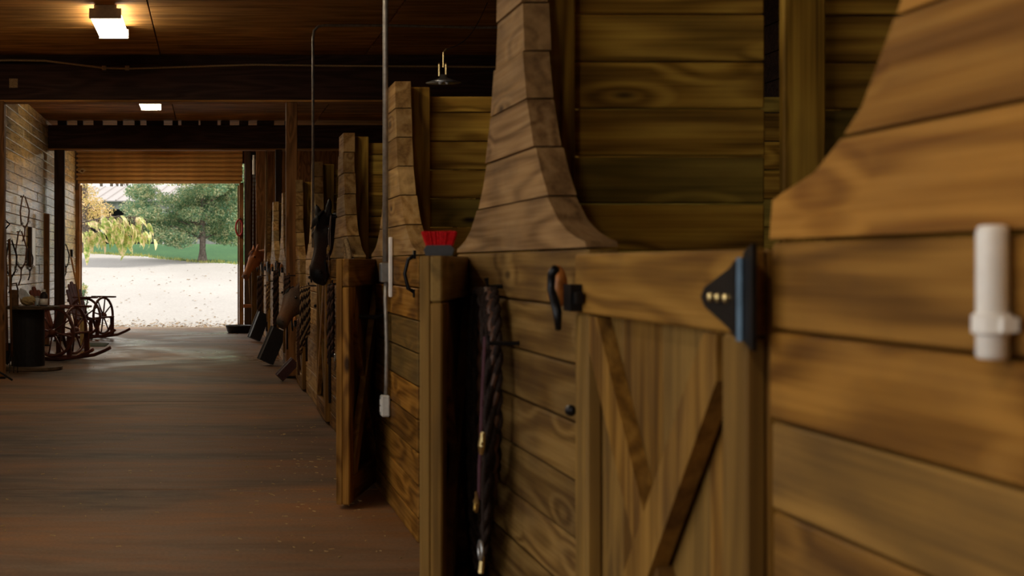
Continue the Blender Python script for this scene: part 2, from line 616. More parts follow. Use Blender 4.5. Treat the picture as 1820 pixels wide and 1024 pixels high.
# far wall around the big doorway
DL, DR = -2.80, 0.62
wf = thing('wall_far', None, None, kind='structure')
x = DR + 0.08
while x < XR - 0.05:
    board('wall_board', wf, M['brown_z'], (0.196, 0.03, ZC), (x + 0.1, D1 + 0.06, ZC / 2), 0.004)
    x += 0.2
MB().box(((DR + 0.08 + XR) / 2, D1 + 0.11, ZC / 2), (XR - DR - 0.1, 0.05, ZC)).box(((DL + DR) / 2, D1 + 0.2, 3.72), (DR - DL + 0.3, 0.05, 0.5)).build('sheathing', M['dark_x'], wf)
# near end (behind the camera): closed
wn = thing('wall_near', None, None, kind='structure')
MB().box((0.9, D0 - 0.05, ZC / 2), (7.7, 0.06, ZC)).build('sheathing', M['dark_x'], wn)
# door casing of the far doorway
dr = thing('door_1', None, None, (0, D1, 0), kind='structure')
board('jamb', dr, M['brown_z'], (0.09, 0.16, 3.05), (DL - 0.0, -0.02, 1.525), 0.006)
board('jamb', dr, M['brown_z'], (0.09, 0.16, 3.05), (DR + 0.02, -0.02, 1.525), 0.006)
board('guide_rail', dr, M['brown_z'], (0.03, 0.05, 3.0), (DL + 0.07, -0.03, 1.5), 0.004)
board('guide_rail', dr, M['brown_z'], (0.03, 0.05, 3.0), (DR - 0.045, -0.03, 1.5), 0.004)
board('corner_post', dr, M['dark_z'], (0.12, 0.2, ZC), (DR + 0.16, -0.0, ZC / 2), 0.006)
board('door_track', dr, M['dark_z'], (0.06, 0.08, 0.9), (DL - 0.02, -0.12, 3.35), 0.006)

# rolled-down part of the shutter: each ribbed slat a part
sh = thing('roller_shutter', 'brown ribbed roller shutter lowered over top of far doorway', 'shutter', (0, D1 - 0.12, 3.03))
prof = [(0.012, -0.004), (-0.008, 0.006), (-0.040, 0.024), (-0.050, 0.046), (-0.040, 0.068), (-0.008, 0.086), (0.012, 0.098)]
mb = MB()
vs = [(xx, yy, zz) for xx in (DL - 0.02, DR + 0.04) for (yy, zz) in prof] + [(xx, yy + 0.006, zz) for xx in (DL - 0.02, DR + 0.04) for (yy, zz) in prof]
k = len(prof)
fs = []
for i in range(k - 1):
    fs.append((i, i + 1, k + i + 1, k + i))
    fs.append((2 * k + i, 3 * k + i, 3 * k + i + 1, 2 * k + i + 1))
mb.add(vs, fs)
me = mb.mesh('slat', M['shutter'])
for i in range(8):
    link('slat', me, sh, (0, 0, 0.05 + i * 0.096))
board('bottom_bar', sh, M['shutter'], (DR - DL + 0.02, 0.05, 0.05), ((DL + DR) / 2, 0, 0.025), 0.006)
MB().tube([(DL + 0.03, -0.06, 0.26), (DL + 0.1, -0.09, 0.30), (DL + 0.17, -0.07, 0.27), (DL + 0.1, -0.06, 0.22), (DL + 0.03, -0.06, 0.26)], 0.022, 6).build('bracket', M['rope_tan'], sh)

# ------------------------------------------------------------------ beams and posts
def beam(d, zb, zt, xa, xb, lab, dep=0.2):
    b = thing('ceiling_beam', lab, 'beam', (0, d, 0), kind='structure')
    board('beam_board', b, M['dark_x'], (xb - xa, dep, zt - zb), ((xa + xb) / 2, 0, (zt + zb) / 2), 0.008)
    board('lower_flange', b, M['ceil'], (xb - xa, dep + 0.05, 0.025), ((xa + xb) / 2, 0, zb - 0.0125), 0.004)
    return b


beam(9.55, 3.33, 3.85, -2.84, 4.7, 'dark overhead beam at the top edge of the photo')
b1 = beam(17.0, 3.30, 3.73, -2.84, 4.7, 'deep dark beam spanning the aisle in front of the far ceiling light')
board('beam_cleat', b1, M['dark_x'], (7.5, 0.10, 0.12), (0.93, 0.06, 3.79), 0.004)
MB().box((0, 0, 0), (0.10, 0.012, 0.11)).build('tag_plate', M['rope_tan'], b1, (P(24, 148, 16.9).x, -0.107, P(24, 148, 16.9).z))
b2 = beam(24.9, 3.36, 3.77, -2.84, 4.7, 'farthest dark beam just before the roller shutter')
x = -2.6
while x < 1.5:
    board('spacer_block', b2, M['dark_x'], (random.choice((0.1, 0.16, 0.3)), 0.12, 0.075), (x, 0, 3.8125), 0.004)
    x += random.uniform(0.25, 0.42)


def post(px, d, wpx, ztop, mat, lab, dep=0.14):
    x = (px - VX) * d / F
    wd = wpx * d / F
    o = thing('timber_post', lab, 'post', (x, d, 0))
    board('shaft', o, mat, (wd, dep, ztop - 0.02), (0, 0, ztop / 2 + 0.01), 0.008)
    board('base_plate', o, M['black'], (wd + 0.03, dep + 0.03, 0.02), (0, 0, 0.011), 0.003)
    return o


post(-1, 16.8, 20, 3.27, M['brown_z'], 'brown post cut by the left edge of the photo beside the spool table')
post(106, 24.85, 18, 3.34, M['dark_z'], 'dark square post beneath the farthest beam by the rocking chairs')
post(83, 23.4, 10, P(0, 380, 23.4).z, M['brown_z'], 'short brown plank post standing against left wall, shorter than the dark post beside it', 0.1)
post(518, 16.9, 20, 3.27, M['brown_z'], 'tall brown post rising past the stall fronts to the deep beam', 0.16)
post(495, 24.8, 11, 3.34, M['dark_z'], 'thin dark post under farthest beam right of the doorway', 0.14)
post(466, 28.9, 22, 3.84, M['brown_z'], 'broad brown post between doorway and last stall behind the chestnut horse', 0.1)

# ------------------------------------------------------------------ stall fronts (wings), partitions, doors
LEDGE, ROW, TH = 1.40, 0.16, 0.085
WK = [(0.0, 1.0), (0.018, 0.985), (0.03, 0.90), (0.05, 0.80), (0.085, 0.69), (0.16, 0.555), (0.24, 0.46), (0.32, 0.39), (0.48, 0.29), (0.64, 0.23), (0.80, 0.20), (0.95, 0.185)]


def wing_w(z, wk):
    for (z0, w0), (z1, w1) in zip(wk[:-1], wk[1:]):
        if z <= z1:
            return w0 + (w1 - w0) * (z - z0) / (z1 - z0)
    return wk[-1][1]


WK_NEAR = [(0.0, 1.0), (0.072, 0.985), (0.085, 0.93), (0.11, 0.81), (0.16, 0.705), (0.20, 0.64), (0.30, 0.55), (0.37, 0.495), (0.48, 0.41), (0.64, 0.33), (0.80, 0.28), (0.95, 0.25)]


def stall_front(d, lab, half=1.0, half_n=None, lower='front_x', upper='wing_x', wing=True, wk=WK):
    """origin on the floor under the wing; local x = away from the camera, local y = towards the aisle"""
    hn = half_n or half
    o = thing('stall_front', lab, 'stall wall', (XW + TH / 2, d, 0), PI / 2, 'stall fronts along the right side of the aisle')
    z = LEDGE
    while z > 0.005:
        z0 = max(0.0, z - ROW)
        board('plank', o, M[lower], (half + hn, TH, z - z0 - 0.005), ((half - hn) / 2, random.uniform(-0.003, 0.003), (z + z0) / 2), 0.006)
        z = z0
    if wing:
        z = 0.0
        while z < 0.949:
            z1 = min(0.95, z + ROW)
            zs = sorted({z + 0.003, z1 - 0.003, *[q for q, _ in wk if z + 0.003 < q < z1 - 0.003]})
            lf, rt = [], []
            for q in zs:
                ww = wing_w(q, wk)
                rt.append((ww * half, LEDGE + q))
                lf.append((-ww * hn, LEDGE + q))
            cz = LEDGE + (z + z1) / 2
            poly = [(a, b - cz) for a, b in rt + lf[::-1]]
            mb = MB().prism(poly, -TH / 2, TH / 2)
            mb.build('wing_board', M[upper], o, (0, random.uniform(-0.004, 0.004), cz))
            z = z1
    return o


def partition(d, lab, near=False):
    o = thing('stall_partition', lab, 'partition', (0, d, 0), 0, 'plank partitions between the stalls')
    x0 = XW + TH + 0.002
    board('end_post', o, M['part_z'], (0.12, 0.14, 2.33), (x0 + 0.06, 0, 1.165), 0.006)
    hp_ = 2.9 if near else 2.28
    board('mid_post', o, M['part_z'], (0.14, 0.04, hp_), (1.95, -0.09, hp_ / 2), 0.006)
    board('mid_post', o, M['part_z'], (0.14, 0.10, hp_), (3.4, -0.03, hp_ / 2), 0.006)
    z = LEDGE + 6 * ROW - 0.06
    zs = []
    k = LEDGE - 8 * ROW
    edges = [0.0] + [LEDGE + i * ROW for i in range(-8, 6)] + [2.29]
    for a, b in zip(edges[:-1], edges[1:]):
        h = b - a - 0.006
        xa = x0 + 0.122
        board('plank', o, M['part_x'], (1.865 - xa, 0.04, h), ((1.865 + xa) / 2, 0.03 + random.uniform(-0.004, 0.004), (a + b) / 2), 0.005)  # planks stop short: the gap stands in for the mid post's shaded side
        board('plank', o, M['part_x'], (XR - 0.03 - 1.96, 0.04, h), ((XR - 0.03 + 1.96) / 2, 0.05 + random.uniform(-0.004, 0.004), (a + b) / 2), 0.005)
    return o


DW = 1.07
def stall_door(d_hinge, lab, theta=0.0, height=1.385, width=DW, hardware=True, mz='door_z', mx='door_x'):
    """half door; origin under the hinge edge, local x towards the latch, local y towards the aisle when shut"""
    o = thing('stall_door', lab, 'stall door', (XW + 0.02, d_hinge, 0), PI / 2 + R(theta), 'half-height stall doors')
    zb = 0.025
    H = height - zb
    nb = 4
    bw = width / nb
    for i in range(nb):
        board('door_board', o, M[mz], (bw - 0.004, 0.035, H), ((i + 0.5) * bw, 0, zb + H / 2), 0.004)
    yf = 0.0175 + 0.0205
    board('top_rail', o, M[mx], (width, 0.04, 0.155), (width / 2, yf, height - 0.0775), 0.006)
    board('bottom_rail', o, M[mx], (width - 0.24, 0.04, 0.15), (width / 2, yf, zb + 0.075), 0.006)
    sh_ = H - 0.157
    for xx in (0.06, width - 0.06):
        board('stile', o, M[mz], (0.118, 0.04, sh_), (xx, yf, zb + sh_ / 2), 0.006)
    # crossed braces
    xa, xb = 0.125, width - 0.125
    za, zc = zb + 0.155, height - 0.16
    L = math.hypot(xb - xa, zc - za)
    ang = math.atan2(zc - za, xb - xa)
    for s, dy in ((1, 0.0), (-1, 0.012)):
        hw = 0.05
        poly = []
        for (px_, pz_) in ((xa, za), (xb, zc)):
            pass
        sgn = s
        x1, x2 = (xa, xb) if s > 0 else (xb, xa)
        dx = (x2 - x1)
        hx = 0.055
        sx = 1 if dx > 0 else -1
        poly = [(x1, za), (x1 + sx * hx * 1.3, za), (x2, zc - hx * 1.6), (x2, zc), (x2 - sx * hx * 1.3, zc), (x1, za + hx * 1.6)]
        cx, cz = (xa + xb) / 2, (za + zc) / 2
        MB().prism([(a - cx, b - cz) for a, b in poly], -0.018, 0.018).build('brace', M[mz], o, (cx, yf - 0.002 + dy, cz))
    if hardware:
        zt = height - 0.09
        hg = MB().prism([(0.03, -0.07), (0.03, 0.07), (0.06, 0.055), (0.19, 0.018), (0.21, 0.0), (0.19, -0.018), (0.06, -0.055)], 0, 0.008).build('hinge', M['black'], o, (0, yf + 0.0205, zt))
        MB().tube([(0.0, 0.008, -0.075), (0.0, 0.008, 0.075)], 0.0095, 10).build('hinge_pin', M['bluesteel'], hg, (-0.004, 0, 0))
        MB().prism([(-0.055, -0.09), (-0.055, 0.1), (-0.012, 0.085), (-0.012, -0.075)], 0, 0.008).build('hinge_leaf', M['black'], hg)
        bm_ = MB()
        for q in (0.07, 0.11, 0.15):
            bm_.lathe([(0.009, 0.008), (0.009, 0.013), (0.004, 0.016)], (q, 0, 0), 8, 'y')
        bm_.build('bolt_heads', M['brass'], hg)['kind'] = 'stuff'
        if theta > 90:
            return o
        lt = MB().box((0, 0, 0), (0.075, 0.03, 0.07)).box((-0.05, 0.0, 0), (0.05, 0.016, 0.03)).build('latch', M['black'], o, (width - 0.04, yf + 0.036, height - 0.115))
        MB().tube([(0.06, 0.03, 0.075), (0.085, 0.035, 0.06), (0.09, 0.035, 0.02), (0.05, 0.035, -0.01), (0.02, 0.035, -0.04), (0.03, 0.03, -0.085)], [0.012, 0.012, 0.011, 0.013, 0.012, 0.008], 8).build('lever', M['black'], lt, smooth=True)
        MB().sphere((0.165, 0.0, 0.025), 0.055, 12, 8, (0.75, 0.5, 1.1)).build('lever_grip', M['copper'], lt, smooth=True)
        MB().sphere((width + 0.005, yf + 0.03, 0.97), 0.016, 8, 6).build('stop_knob', M['black'], o)
    return o


DC = [1.54, 4.78, 7.9, 10.95, 14.0, 17.0, 20.0, 23.0, 26.0]
front_labels = [
    'nearest warm brown plank stall front with white plastic pipe, filling the right of the photo',
    'plank stall front with a tall greyish swept wing, left of the nearest closed half door',
    'plank stall front with conduit and outlet box, behind the red bristled brush',
    'plank stall front beside the dark horse, with hoop of tan rope on its ledge',
    'plank stall front just beyond the dark horse, with the thinner bent conduit on it',
    'plank stall front behind the tall brown post',
    'plank stall front with hanging halters, beyond the tall brown post',
    'plank stall front second from last down the aisle',
    'farthest plank stall front, next to the chestnut horse',
]
for i, d in enumerate(DC):
    stall_front(d, front_labels[i], 1.0, 1.0, 'dimmed_x' if i == 1 else 'pale_x' if i > 3 else 'front_x', 'near_x' if i == 0 else 'wing_x' if i == 1 else 'pale_x', wk=WK_NEAR if i == 0 else WK)
part_labels = {
    1: 'olive brown plank partition with upright post, its shaded side shaped as a slot, nearest one in view',
    2: 'plank partition seen between the two nearest swept wings, below the hanging lamp',
    3: 'plank partition beside the wing next to the dark horse',
    4: 'plank partition behind the dark horse ears',
    5: 'plank partition behind the tall brown post',
    6: 'plank partition seventh down the row, almost hidden behind the wings',
    7: 'plank partition second from the far end of the row',
    8: 'last plank partition by the chestnut horse',
}
for i, d in enumerate(DC):
    if i in part_labels:
        partition(d, part_labels[i], i == 1)
stall_door(DC[0] + 1.0 + 0.02, 'nearest half door with crossed braces, shut, black hinge and latch', 0, width=1.2)
stall_door(DC[1] + 1.0 + 0.01, 'half door swung open towards camera, red brush on its top', 163.5, mz='front_z', mx='front_x')
stall_door(DC[2] + 1.0 + 0.01, 'half door swung open towards camera, second in line, holding a dark rod', 163.5, width=1.1, mz='front_z', mx='front_x')
stall_door(DC[3] + 1.0 + 0.0, 'shut half door under the dark horse', 0, width=1.02, mz='front_z', mx='front_x')
stall_door(DC[4] + 1.0 + 0.0, 'low cut-down half door under the small brown pony', 0, height=0.80, width=0.98)
stall_door(DC[5] + 1.0 + 0.0, 'shut half door beyond the pony, behind the hanging ropes', 0, width=0.98)
stall_door(DC[6] + 1.0 + 0.0, 'shut half door third from the far doorway', 0, width=0.98)
stall_door(DC[7] + 1.0 + 0.0, 'shut half door second from the far doorway', 0, width=0.98)
o = stall_door(DC[8] + 1.0 + 0.0, 'farthest half door under the chestnut horse', 0, width=1.0)

# gate frame at the end of the row
gp = thing('gate_frame', 'light brown post and rail frame standing before the chestnut horse', 'gate', P(453, 0, 28.2) * Vector((1, 1, 0)) if False else Vector((P(453, 0, 28.2).x, 28.2, 0)))
board('gate_post', gp, M['front_z'], (0.13, 0.09, 1.40), (0, 0, 0.70), 0.006)
board('top_rail', gp, M['front_x'], (0.26, 0.09, 0.14), (0.195 + 0.01, 0, 1.33), 0.006)
board('cross_rail', gp, M['copper'], (0.16, 0.05, 0.07), (-0.147, 0, P(0, 544, 28.2).z), 0.004)

# ------------------------------------------------------------------ ceiling lights
def ceiling_light(x, d, lab):
    o = thing('ceiling_light', lab, 'ceiling light', (x, d, ZC - 0.115), 0, 'box lights under the aisle ceiling')
    MB().box((0, 0, 0.083), (0.22, 1.2, 0.062)).build('housing', M['greybox'], o)
    board('lens', o, M['lens'], (0.30, 1.19, 0.062), (0, 0, 0.017), 0.02)
    for s in (-1, 1):
        board('end_cap', o, M['greybox'], (0.31, 0.02, 0.10), (0, s * 0.61, 0.03), 0.004)


lx = P(195, 0, 14.3).x
ceiling_light(lx, 0.3, 'added unseen box light brightening the near end of the aisle')  # unseen, added to light the camera-facing planks of the near partition
ceiling_light(lx, 7.2, 'assumed unseen box light over the aisle between camera and the deep beam')  # out of view; assumed as part of the row to light the aisle
ceiling_light(lx, 14.3, 'bright box light at the upper left of the photo')
ceiling_light(P(265, 0, 21.2).x, 21.3, 'small strip of a farther box light just below the deep beam')
ceiling_light(lx, 28.1, 'added box light hidden behind the farthest beam, brightening the shutter')  # hidden; added to brighten the shutter, left wall and far stalls

# ------------------------------------------------------------------ conduits
cd = thing('conduit', 'grey metal conduit running down the wing to an outlet box', 'conduit', (0.975, 7.95, 0))
zj = P(0, 485, 7.7).z
MB().tube([(0, 0, ZC), (0, 0, zj + 0.06)], 0.016, 10).build('upright_pipe', M['conduit'], cd, smooth=True)
jb = board('junction_box', cd, M['steel'], (0.05, 0.09, 0.11), (-0.005, 0, zj), 0.006)
MB().tube([(0, -0.02, zj - 0.05), (-0.005, -0.04, zj - 0.15), (-0.0, -0.06, zj - 0.4), (0, -0.04, zj - 0.62), (0, -0.02, P(0, 702, 7.9).z)], 0.012, 8).build('flexible_pipe', M['conduit'], cd, smooth=True)
ob = board('outlet_box', cd, M['greybox'], (0.05, 0.075, 0.12), (-0.005, -0.02, P(0, 722, 7.9).z), 0.008)
MB().box((0, 0, 0), (0.004, 0.03, 0.03)).box((0, 0, 0.04), (0.004, 0.03, 0.03)).build('outlet_face', M['white'], ob, (-0.027, 0, -0.02))
board('cover_strip', cd, M['white'], (0.02, 0.03, 0.33), (0.012, -0.13, P(0, 475, 7.7).z), 0.004)
c2 = thing('conduit', 'thin conduit with bent top running up the stall wing to the ceiling', 'conduit', (0.965, 13.45, 0))
zt = P(0, 45, 13.45).z
MB().tube([(0, 0, P(0, 440, 13.5).z), (0, 0, zt - 0.12), (0.01, 0, zt - 0.05), (0.05, 0, zt - 0.01), (0.12, 0, zt), (0.7, 0, zt), (1.5, 0, zt - 0.02), (3.6, 0, zt)], 0.013, 8).build('bent_pipe', M['conduit'], c2, smooth=True)
MB().box((2.0, 0, (zt + ZC) / 2), (0.03, 0.03, ZC - zt)).build('hanger', M['black'], c2)
c3 = thing('conduit', 'thin pale conduit standing far down the row beyond the thin dark post', 'conduit', (0.985, 25.4, 0))
MB().tube([(0, 0, 1.3), (0, 0, 3.83)], 0.018, 8).build('upright_pipe', M['rope_tan'], c3, smooth=True)
cb = thing('cable', 'sagging cable along the front of the deep beam', 'cable', (0, 16.86, 0))
pts = []
for px, py in ((-20, 108), (20, 107), (80, 108), (130, 114), (185, 121), (230, 122), (330, 119), (450, 115), (600, 117), (880, 119)):
    p = P(px, py, 16.86)
    pts.append((p.x, 0, p.z))
MB().tube(pts, 0.012, 6).build('wire', M['rope_tan'], cb)
for px in (185, 226):
    p = P(px, 121, 16.86)
    MB().box((p.x, 0.0, p.z), (0.05, 0.05, 0.05)).build('clip', M['rope_tan'], cb)

# hanging lamp over the second stall
p0 = P(788, 146, 9.6)
hl = thing('hanging_lamp', 'small hanging lamp with wide flat shade above the partition on a swagged chain', 'lamp', p0)
MB().lathe([(0.12, -0.004), (0.06, 0.016), (0.025, 0.03), (0.02, 0.05)], (0, 0, 0), 18).build('shade', M['steel'], hl, smooth=True)
for s in (-0.028, 0.018):
    MB().lathe([(0.008, 0.04), (0.009, 0.06), (0.009, 0.12), (0.005, 0.13)], (s, 0, 0), 8).build('lamp_holder', M['brass'], hl)
    MB().sphere((s * 1.0, -0.03, -0.008), 0.012, 8, 6).build('bulb', M['white'], hl)
MB().tube([(0, 0, 0.1), (0.0, 0, 0.20), (0.02, 0, 0.225)], 0.006, 6).build('stem', M['brass'], hl)
ch = MB()
pa = Vector((0.02, 0, 0.22))
pb = P(866, 33, 13.6) - p0
pb.z = ZC - p0.z
for i in range(60):
    t0 = i / 60
    a = pa.lerp(pb, t0)
    a.z -= 0.10 * math.sin(PI * t0)
    b_ = pa.lerp(pb, (i + 0.9) / 60)
    b_.z -= 0.10 * math.sin(PI * (i + 0.9) / 60)
    ch.tube([a, b_], 0.006 if i % 2 else 0.0035, 4)
tag(ch.build('chain', M['leather'], hl), kind='stuff')

# ------------------------------------------------------------------ small things on the fronts
# white pipe on the nearest front
wp = thing('pipe_stub', 'short white plastic pipe with collar fixed upright to the nearest stall front', 'pipe', (XW - 0.022, 1.78, 1.24))
MB().lathe([(0.016, 0.0), (0.019, 0.004), (0.019, 0.155), (0.017, 0.166), (0.012, 0.168)], (0, 0, 0), 16).build('tube', M['white'], wp, smooth=True)
MB().lathe([(0.019, 0.03), (0.024, 0.033), (0.024, 0.055), (0.019, 0.058)], (0, 0, 0), 16).box((0.005, 0, 0.044), (0.02, 0.066, 0.018)).build('collar', M['white'], wp)
# brush on top of the opened door
bd = Vector((-math.sin(R(73.5)) * 0, 0, 0))
hx, hy = XW + 0.02, DC[1] + 1.01
ang = PI / 2 + R(163.5)
bx, by = hx + math.cos(ang) * 0.92 + 0.03, hy + math.sin(ang) * 0.92
br = thing('brush', 'brush with red flared bristles and black block on the open half door', 'brush', (bx, by, 1.386), ang + PI / 2)
MB().prism([(-0.045, 0), (0.045, 0), (0.052, 0.02), (0.042, 0.036), (-0.042, 0.036), (-0.052, 0.02)], -0.022, 0.022).build('block', M['rubber'], br)
mb = MB().prism([(-0.04, 0.03), (0.04, 0.03), (0.055, 0.078), (-0.055, 0.078)], -0.018, 0.018)
for i in range(420):
    x0, y0 = random.uniform(-0.042, 0.042), random.uniform(-0.018, 0.018)
    x1, y1 = x0 * 1.38, y0 * 1.7
    mb.tube([(x0, y0, 0.03), (x1, y1, 0.083 + random.uniform(-0.003, 0.002))], [0.003, 0.0035], 4)
tag(mb.build('bristles', M['red'], br), kind='stuff')
# pull handle on the third front
ph = thing('pull_handle', 'black bow-shaped pull handle beside the open half door', 'handle', (XW - 0.004, DC[2] - 0.93, P(0, 487, 6.95).z))
MB().tube([(0.0, 0, 0.09), (-0.03, 0.0, 0.07), (-0.045, 0.015, 0.0), (-0.03, 0.0, -0.07), (0.0, 0, -0.09)], 0.009, 8).build('bow', M['black'], ph, smooth=True)
for s in (-1, 1):
    MB().box((0.0, 0, s * 0.095), (0.012, 0.03, 0.04)).build('foot', M['black'], ph)
# rod holding the second open door
hx2, hy2 = XW + 0.02, DC[2] + 1.01
e0 = Vector((hx2 + math.cos(ang) * 0.8 + 0.05, hy2 + math.sin(ang) * 0.8, 0))
rd = thing('holding_rod', 'dark rod hooked between the second open half door and the wall', 'rod', (e0.x, e0.y, P(0, 569, 7.6).z))
MB().tube([(0, 0, 0), (0.1, -0.02, -0.005), (XW - e0.x, -0.02, 0.01)], 0.012, 8).build('bar', M['black'], rd)
MB().tube([(0.0, 0, 0.0), (-0.02, 0, 0.02), (-0.02, 0.02, 0.03), (0, 0.02, 0.0)], 0.008, 6).build('hook', M['black'], rd)


def loop_pts(c, w, h, n=14, wob=0.0, depth=0.0):
    return [(c[0] + depth * math.sin(2 * PI * i / n), c[1] + w / 2 * math.sin(2 * PI * i / n) + random.uniform(-wob, wob),
             c[2] + h / 2 * math.cos(2 * PI * i / n)) for i in range(n)]


# braided rope and halter on the second front (dark corner behind the open door)
hk = thing('lead_rope', 'dark braided rope coil hanging in the shade behind the open half door', 'rope', (XW - 0.02, 4.88, 1.28))
MB().tube([(0.02, 0, 0), (-0.03, 0, 0.0), (-0.035, 0, 0.03)], 0.008, 6).build('hook', M['black'], hk)
for k_ in range(4):
    pts = loop_pts((-0.02 - 0.012 * k_, 0.02 * (k_ - 1.5), -0.34 - 0.05 * k_), 0.30 + 0.05 * k_, 0.66 + 0.10 * k_, 26, 0.006, 0.012)
    tw = MB()
    n_ = len(pts)
    fine = []
    for i in range(n_):
        for s in range(4):
            t = s / 4
            a, b_ = Vector(pts[i]), Vector(pts[(i + 1) % n_])
            fine.append(a.lerp(b_, t))
    for ph_ in (0, PI):
        tw.tube([(q[0] + 0.008 * math.cos(0.9 * i + ph_), q[1] + 0.008 * math.sin(0.9 * i + ph_), q[2]) for i, q in enumerate(fine)], 0.011, 5, True)
    tw.build('rope_coil', M['rope_dark'] if k_ != 1 else M['leather'], hk, smooth=True)
ha = thing('halter', 'maroon strap halter with brass snap, buckle and ring on the second swept front', 'halter', (XW - 0.075, 4.62, 1.10))
MB().tube([(0.08, 0, 0), (-0.02, 0, 0.0), (-0.025, 0, 0.025)], 0.007, 6).build('hook', M['black'], ha)


def strap(pts, w=0.024, t=0.004):
    mb = MB()
    for a, b_ in zip(pts[:-1], pts[1:]):
        a, b_ = Vector(a), Vector(b_)
        n = Vector((1, 0, 0))
        s = (b_ - a).normalized().cross(n).normalized() * w / 2
        vs = [a + s, a - s, b_ - s, b_ + s]
        vs += [q - n * t for q in vs]
        mb.add(vs, [(0, 1, 2, 3), (7, 6, 5, 4), (0, 4, 5, 1), (1, 5, 6, 2), (2, 6, 7, 3), (3, 7, 4, 0)])
    return mb


def pz(py, d=4.62):
    return P(0, py, d).z - 1.10


strap([(-0.03, 0.02, 0.02), (-0.04, 0.02, -0.2), (-0.045, 0.02, -0.34)], 0.028).build('crown_strap', M['purple'], ha)
strap([(-0.04, 0.03, pz(785)), (-0.045, 0.035, pz(830)), (-0.045, 0.045, pz(890))], 0.034).build('cheek_strap', M['purple'], ha)
strap([(-0.04, -0.03, pz(790)), (-0.05, -0.04, pz(860)), (-0.045, -0.03, pz(950))], 0.022).build('throat_strap', M['darkleather'], ha)
MB().tube(loop_pts((-0.055, 0.045, pz(897)), 0.055, 0.06, 4), 0.006, 6, True).tube([(-0.055, 0.045, pz(882)), (-0.062, 0.045, pz(912))], 0.004, 5).build('buckle', M['brass'], ha)
MB().tube(loop_pts((-0.055, -0.03, pz(975)), 0.06, 0.06, 16), 0.0055, 6, True).build('ring', M['steel'], ha, smooth=True)
MB().tube([(-0.05, -0.045, pz(765)), (-0.055, -0.045, pz(790)), (-0.055, -0.04, pz(805))], [0.008, 0.012, 0.006], 8).tube(loop_pts((-0.055, -0.045, pz(778)), 0.03, 0.04, 10), 0.004, 5, True).build('snap', M['brass'], ha)
MB().tube([(-0.05, -0.03, pz(985)), (-0.055, -0.03, pz(1015))], [0.008, 0.01], 6).build('snap', M['brass'], ha)


def halter(loc, lab, mat, s=1.0, metal='steel', out=0.03):
    """strap halter hanging flat from a hook: crown loop, cheek straps, noseband, rings"""
    o = thing('halter', lab, 'halter', loc)
    MB().tube([(out + 0.02, 0, 0), (-0.02, 0, 0), (-0.025, 0, 0.03)], 0.008, 6).build('hook', M['black'], o)
    strap([(-0.02, -0.02 * s, 0.01), (-0.03, -0.09 * s, -0.18 * s), (-0.03, -0.07 * s, -0.34 * s)], 0.025).build('crown_strap', mat, o)
    strap([(-0.02, 0.02 * s, 0.01), (-0.035, 0.07 * s, -0.2 * s), (-0.03, 0.05 * s, -0.36 * s)], 0.025).build('cheek_strap', mat, o)
    strap([(-0.03, -0.07 * s, -0.34 * s), (-0.05, 0.0, -0.42 * s), (-0.03, 0.05 * s, -0.36 * s)], 0.025).build('noseband', mat, o)
    strap([(-0.035, -0.01 * s, -0.39 * s), (-0.04, 0.0, -0.52 * s), (-0.03, 0.03 * s, -0.60 * s)], 0.022).build('chin_strap', mat, o)
    for (yy, zz) in ((-0.07, -0.34), (0.05, -0.36)):
        MB().tube(loop_pts((-0.045, yy * s, zz * s), 0.05, 0.05, 10), 0.006, 5, True).build('ring', M[metal], o)
    return o


def hanging_rope(loc, lab, mat, drop=0.6, wid=0.12, coils=3, tail=0.3, mat2=None):
    mat2 = mat2 or M['leather']
    o = thing('lead_rope', lab, 'rope', (loc[0] - 0.025, loc[1], loc[2]))
    MB().tube([(0.05, 0, 0), (-0.02, 0, 0), (-0.025, 0, 0.03)], 0.008, 6).build('hook', M['black'], o)
    for k in range(coils):
        lp = [Vector(q) for q in loop_pts((-0.025 - 0.022 * k, 0.015 * (k - 1), -drop / 2 - 0.03 * k), wid + 0.03 * k, drop + 0.05 * k, 18, 0.008, 0.012)]
        fine = [lp[i].lerp(lp[(i + 1) % 18], q / 5) for i in range(18) for q in range(5)]
        tw = 2 * PI * 16 / len(fine)
        for ph_, mm_ in ((0, mat), (PI, mat2)):
            MB().tube([(q.x + 0.008 * math.cos(tw * i + ph_), q.y + 0.008 * math.sin(tw * i + ph_), q.z) for i, q in enumerate(fine)], 0.0085, 5, True).build('rope_coil', mm_, o, smooth=True)
    MB().tube([(-0.04, -0.03, -0.05), (-0.05, -0.05, -drop * 0.6), (-0.045, -0.04, -drop - tail)], 0.012, 6).build('rope_tail', mat, o, smooth=True)
    return o


# fronts further on
e2 = Vector((hx2 + math.cos(ang) * 1.02 - 0.03, hy2 + math.sin(ang) * 1.02, 0))
halter((XW - 0.03, 10.55, P(0, 520, 10.6).z), 'dark leather halter with hanging straps, left of the second open half door', M['darkleather'], 1.35, 'steel')
hanging_rope((XW - 0.03, 10.8, P(0, 505, 10.8).z), 'black rope hanging beside the dark halter near second open door', M['rope_dark'], 0.55, 0.10, 2, 0.35)
halter((XW - 0.03, 11.25, P(0, 385, 11.25).z), 'brown leather halter hanging high on the wing beside the dark horse', M['leather'], 0.75, 'brass')
hp = thing('rope_hoop', 'tan rope hoop standing on the ledge beside the second open half door', 'rope', (XW - 0.03, 10.1, P(0, 470, 10.1).z))
MB().tube([(0, -0.13, -0.12), (0, -0.13, 0.06), (-0.01, -0.09, 0.14), (-0.01, 0.0, 0.17), (-0.01, 0.09, 0.14), (0, 0.13, 0.06), (0, 0.13, -0.12)], 0.017, 8).build('hoop', M['rope_tan'], hp, smooth=True)
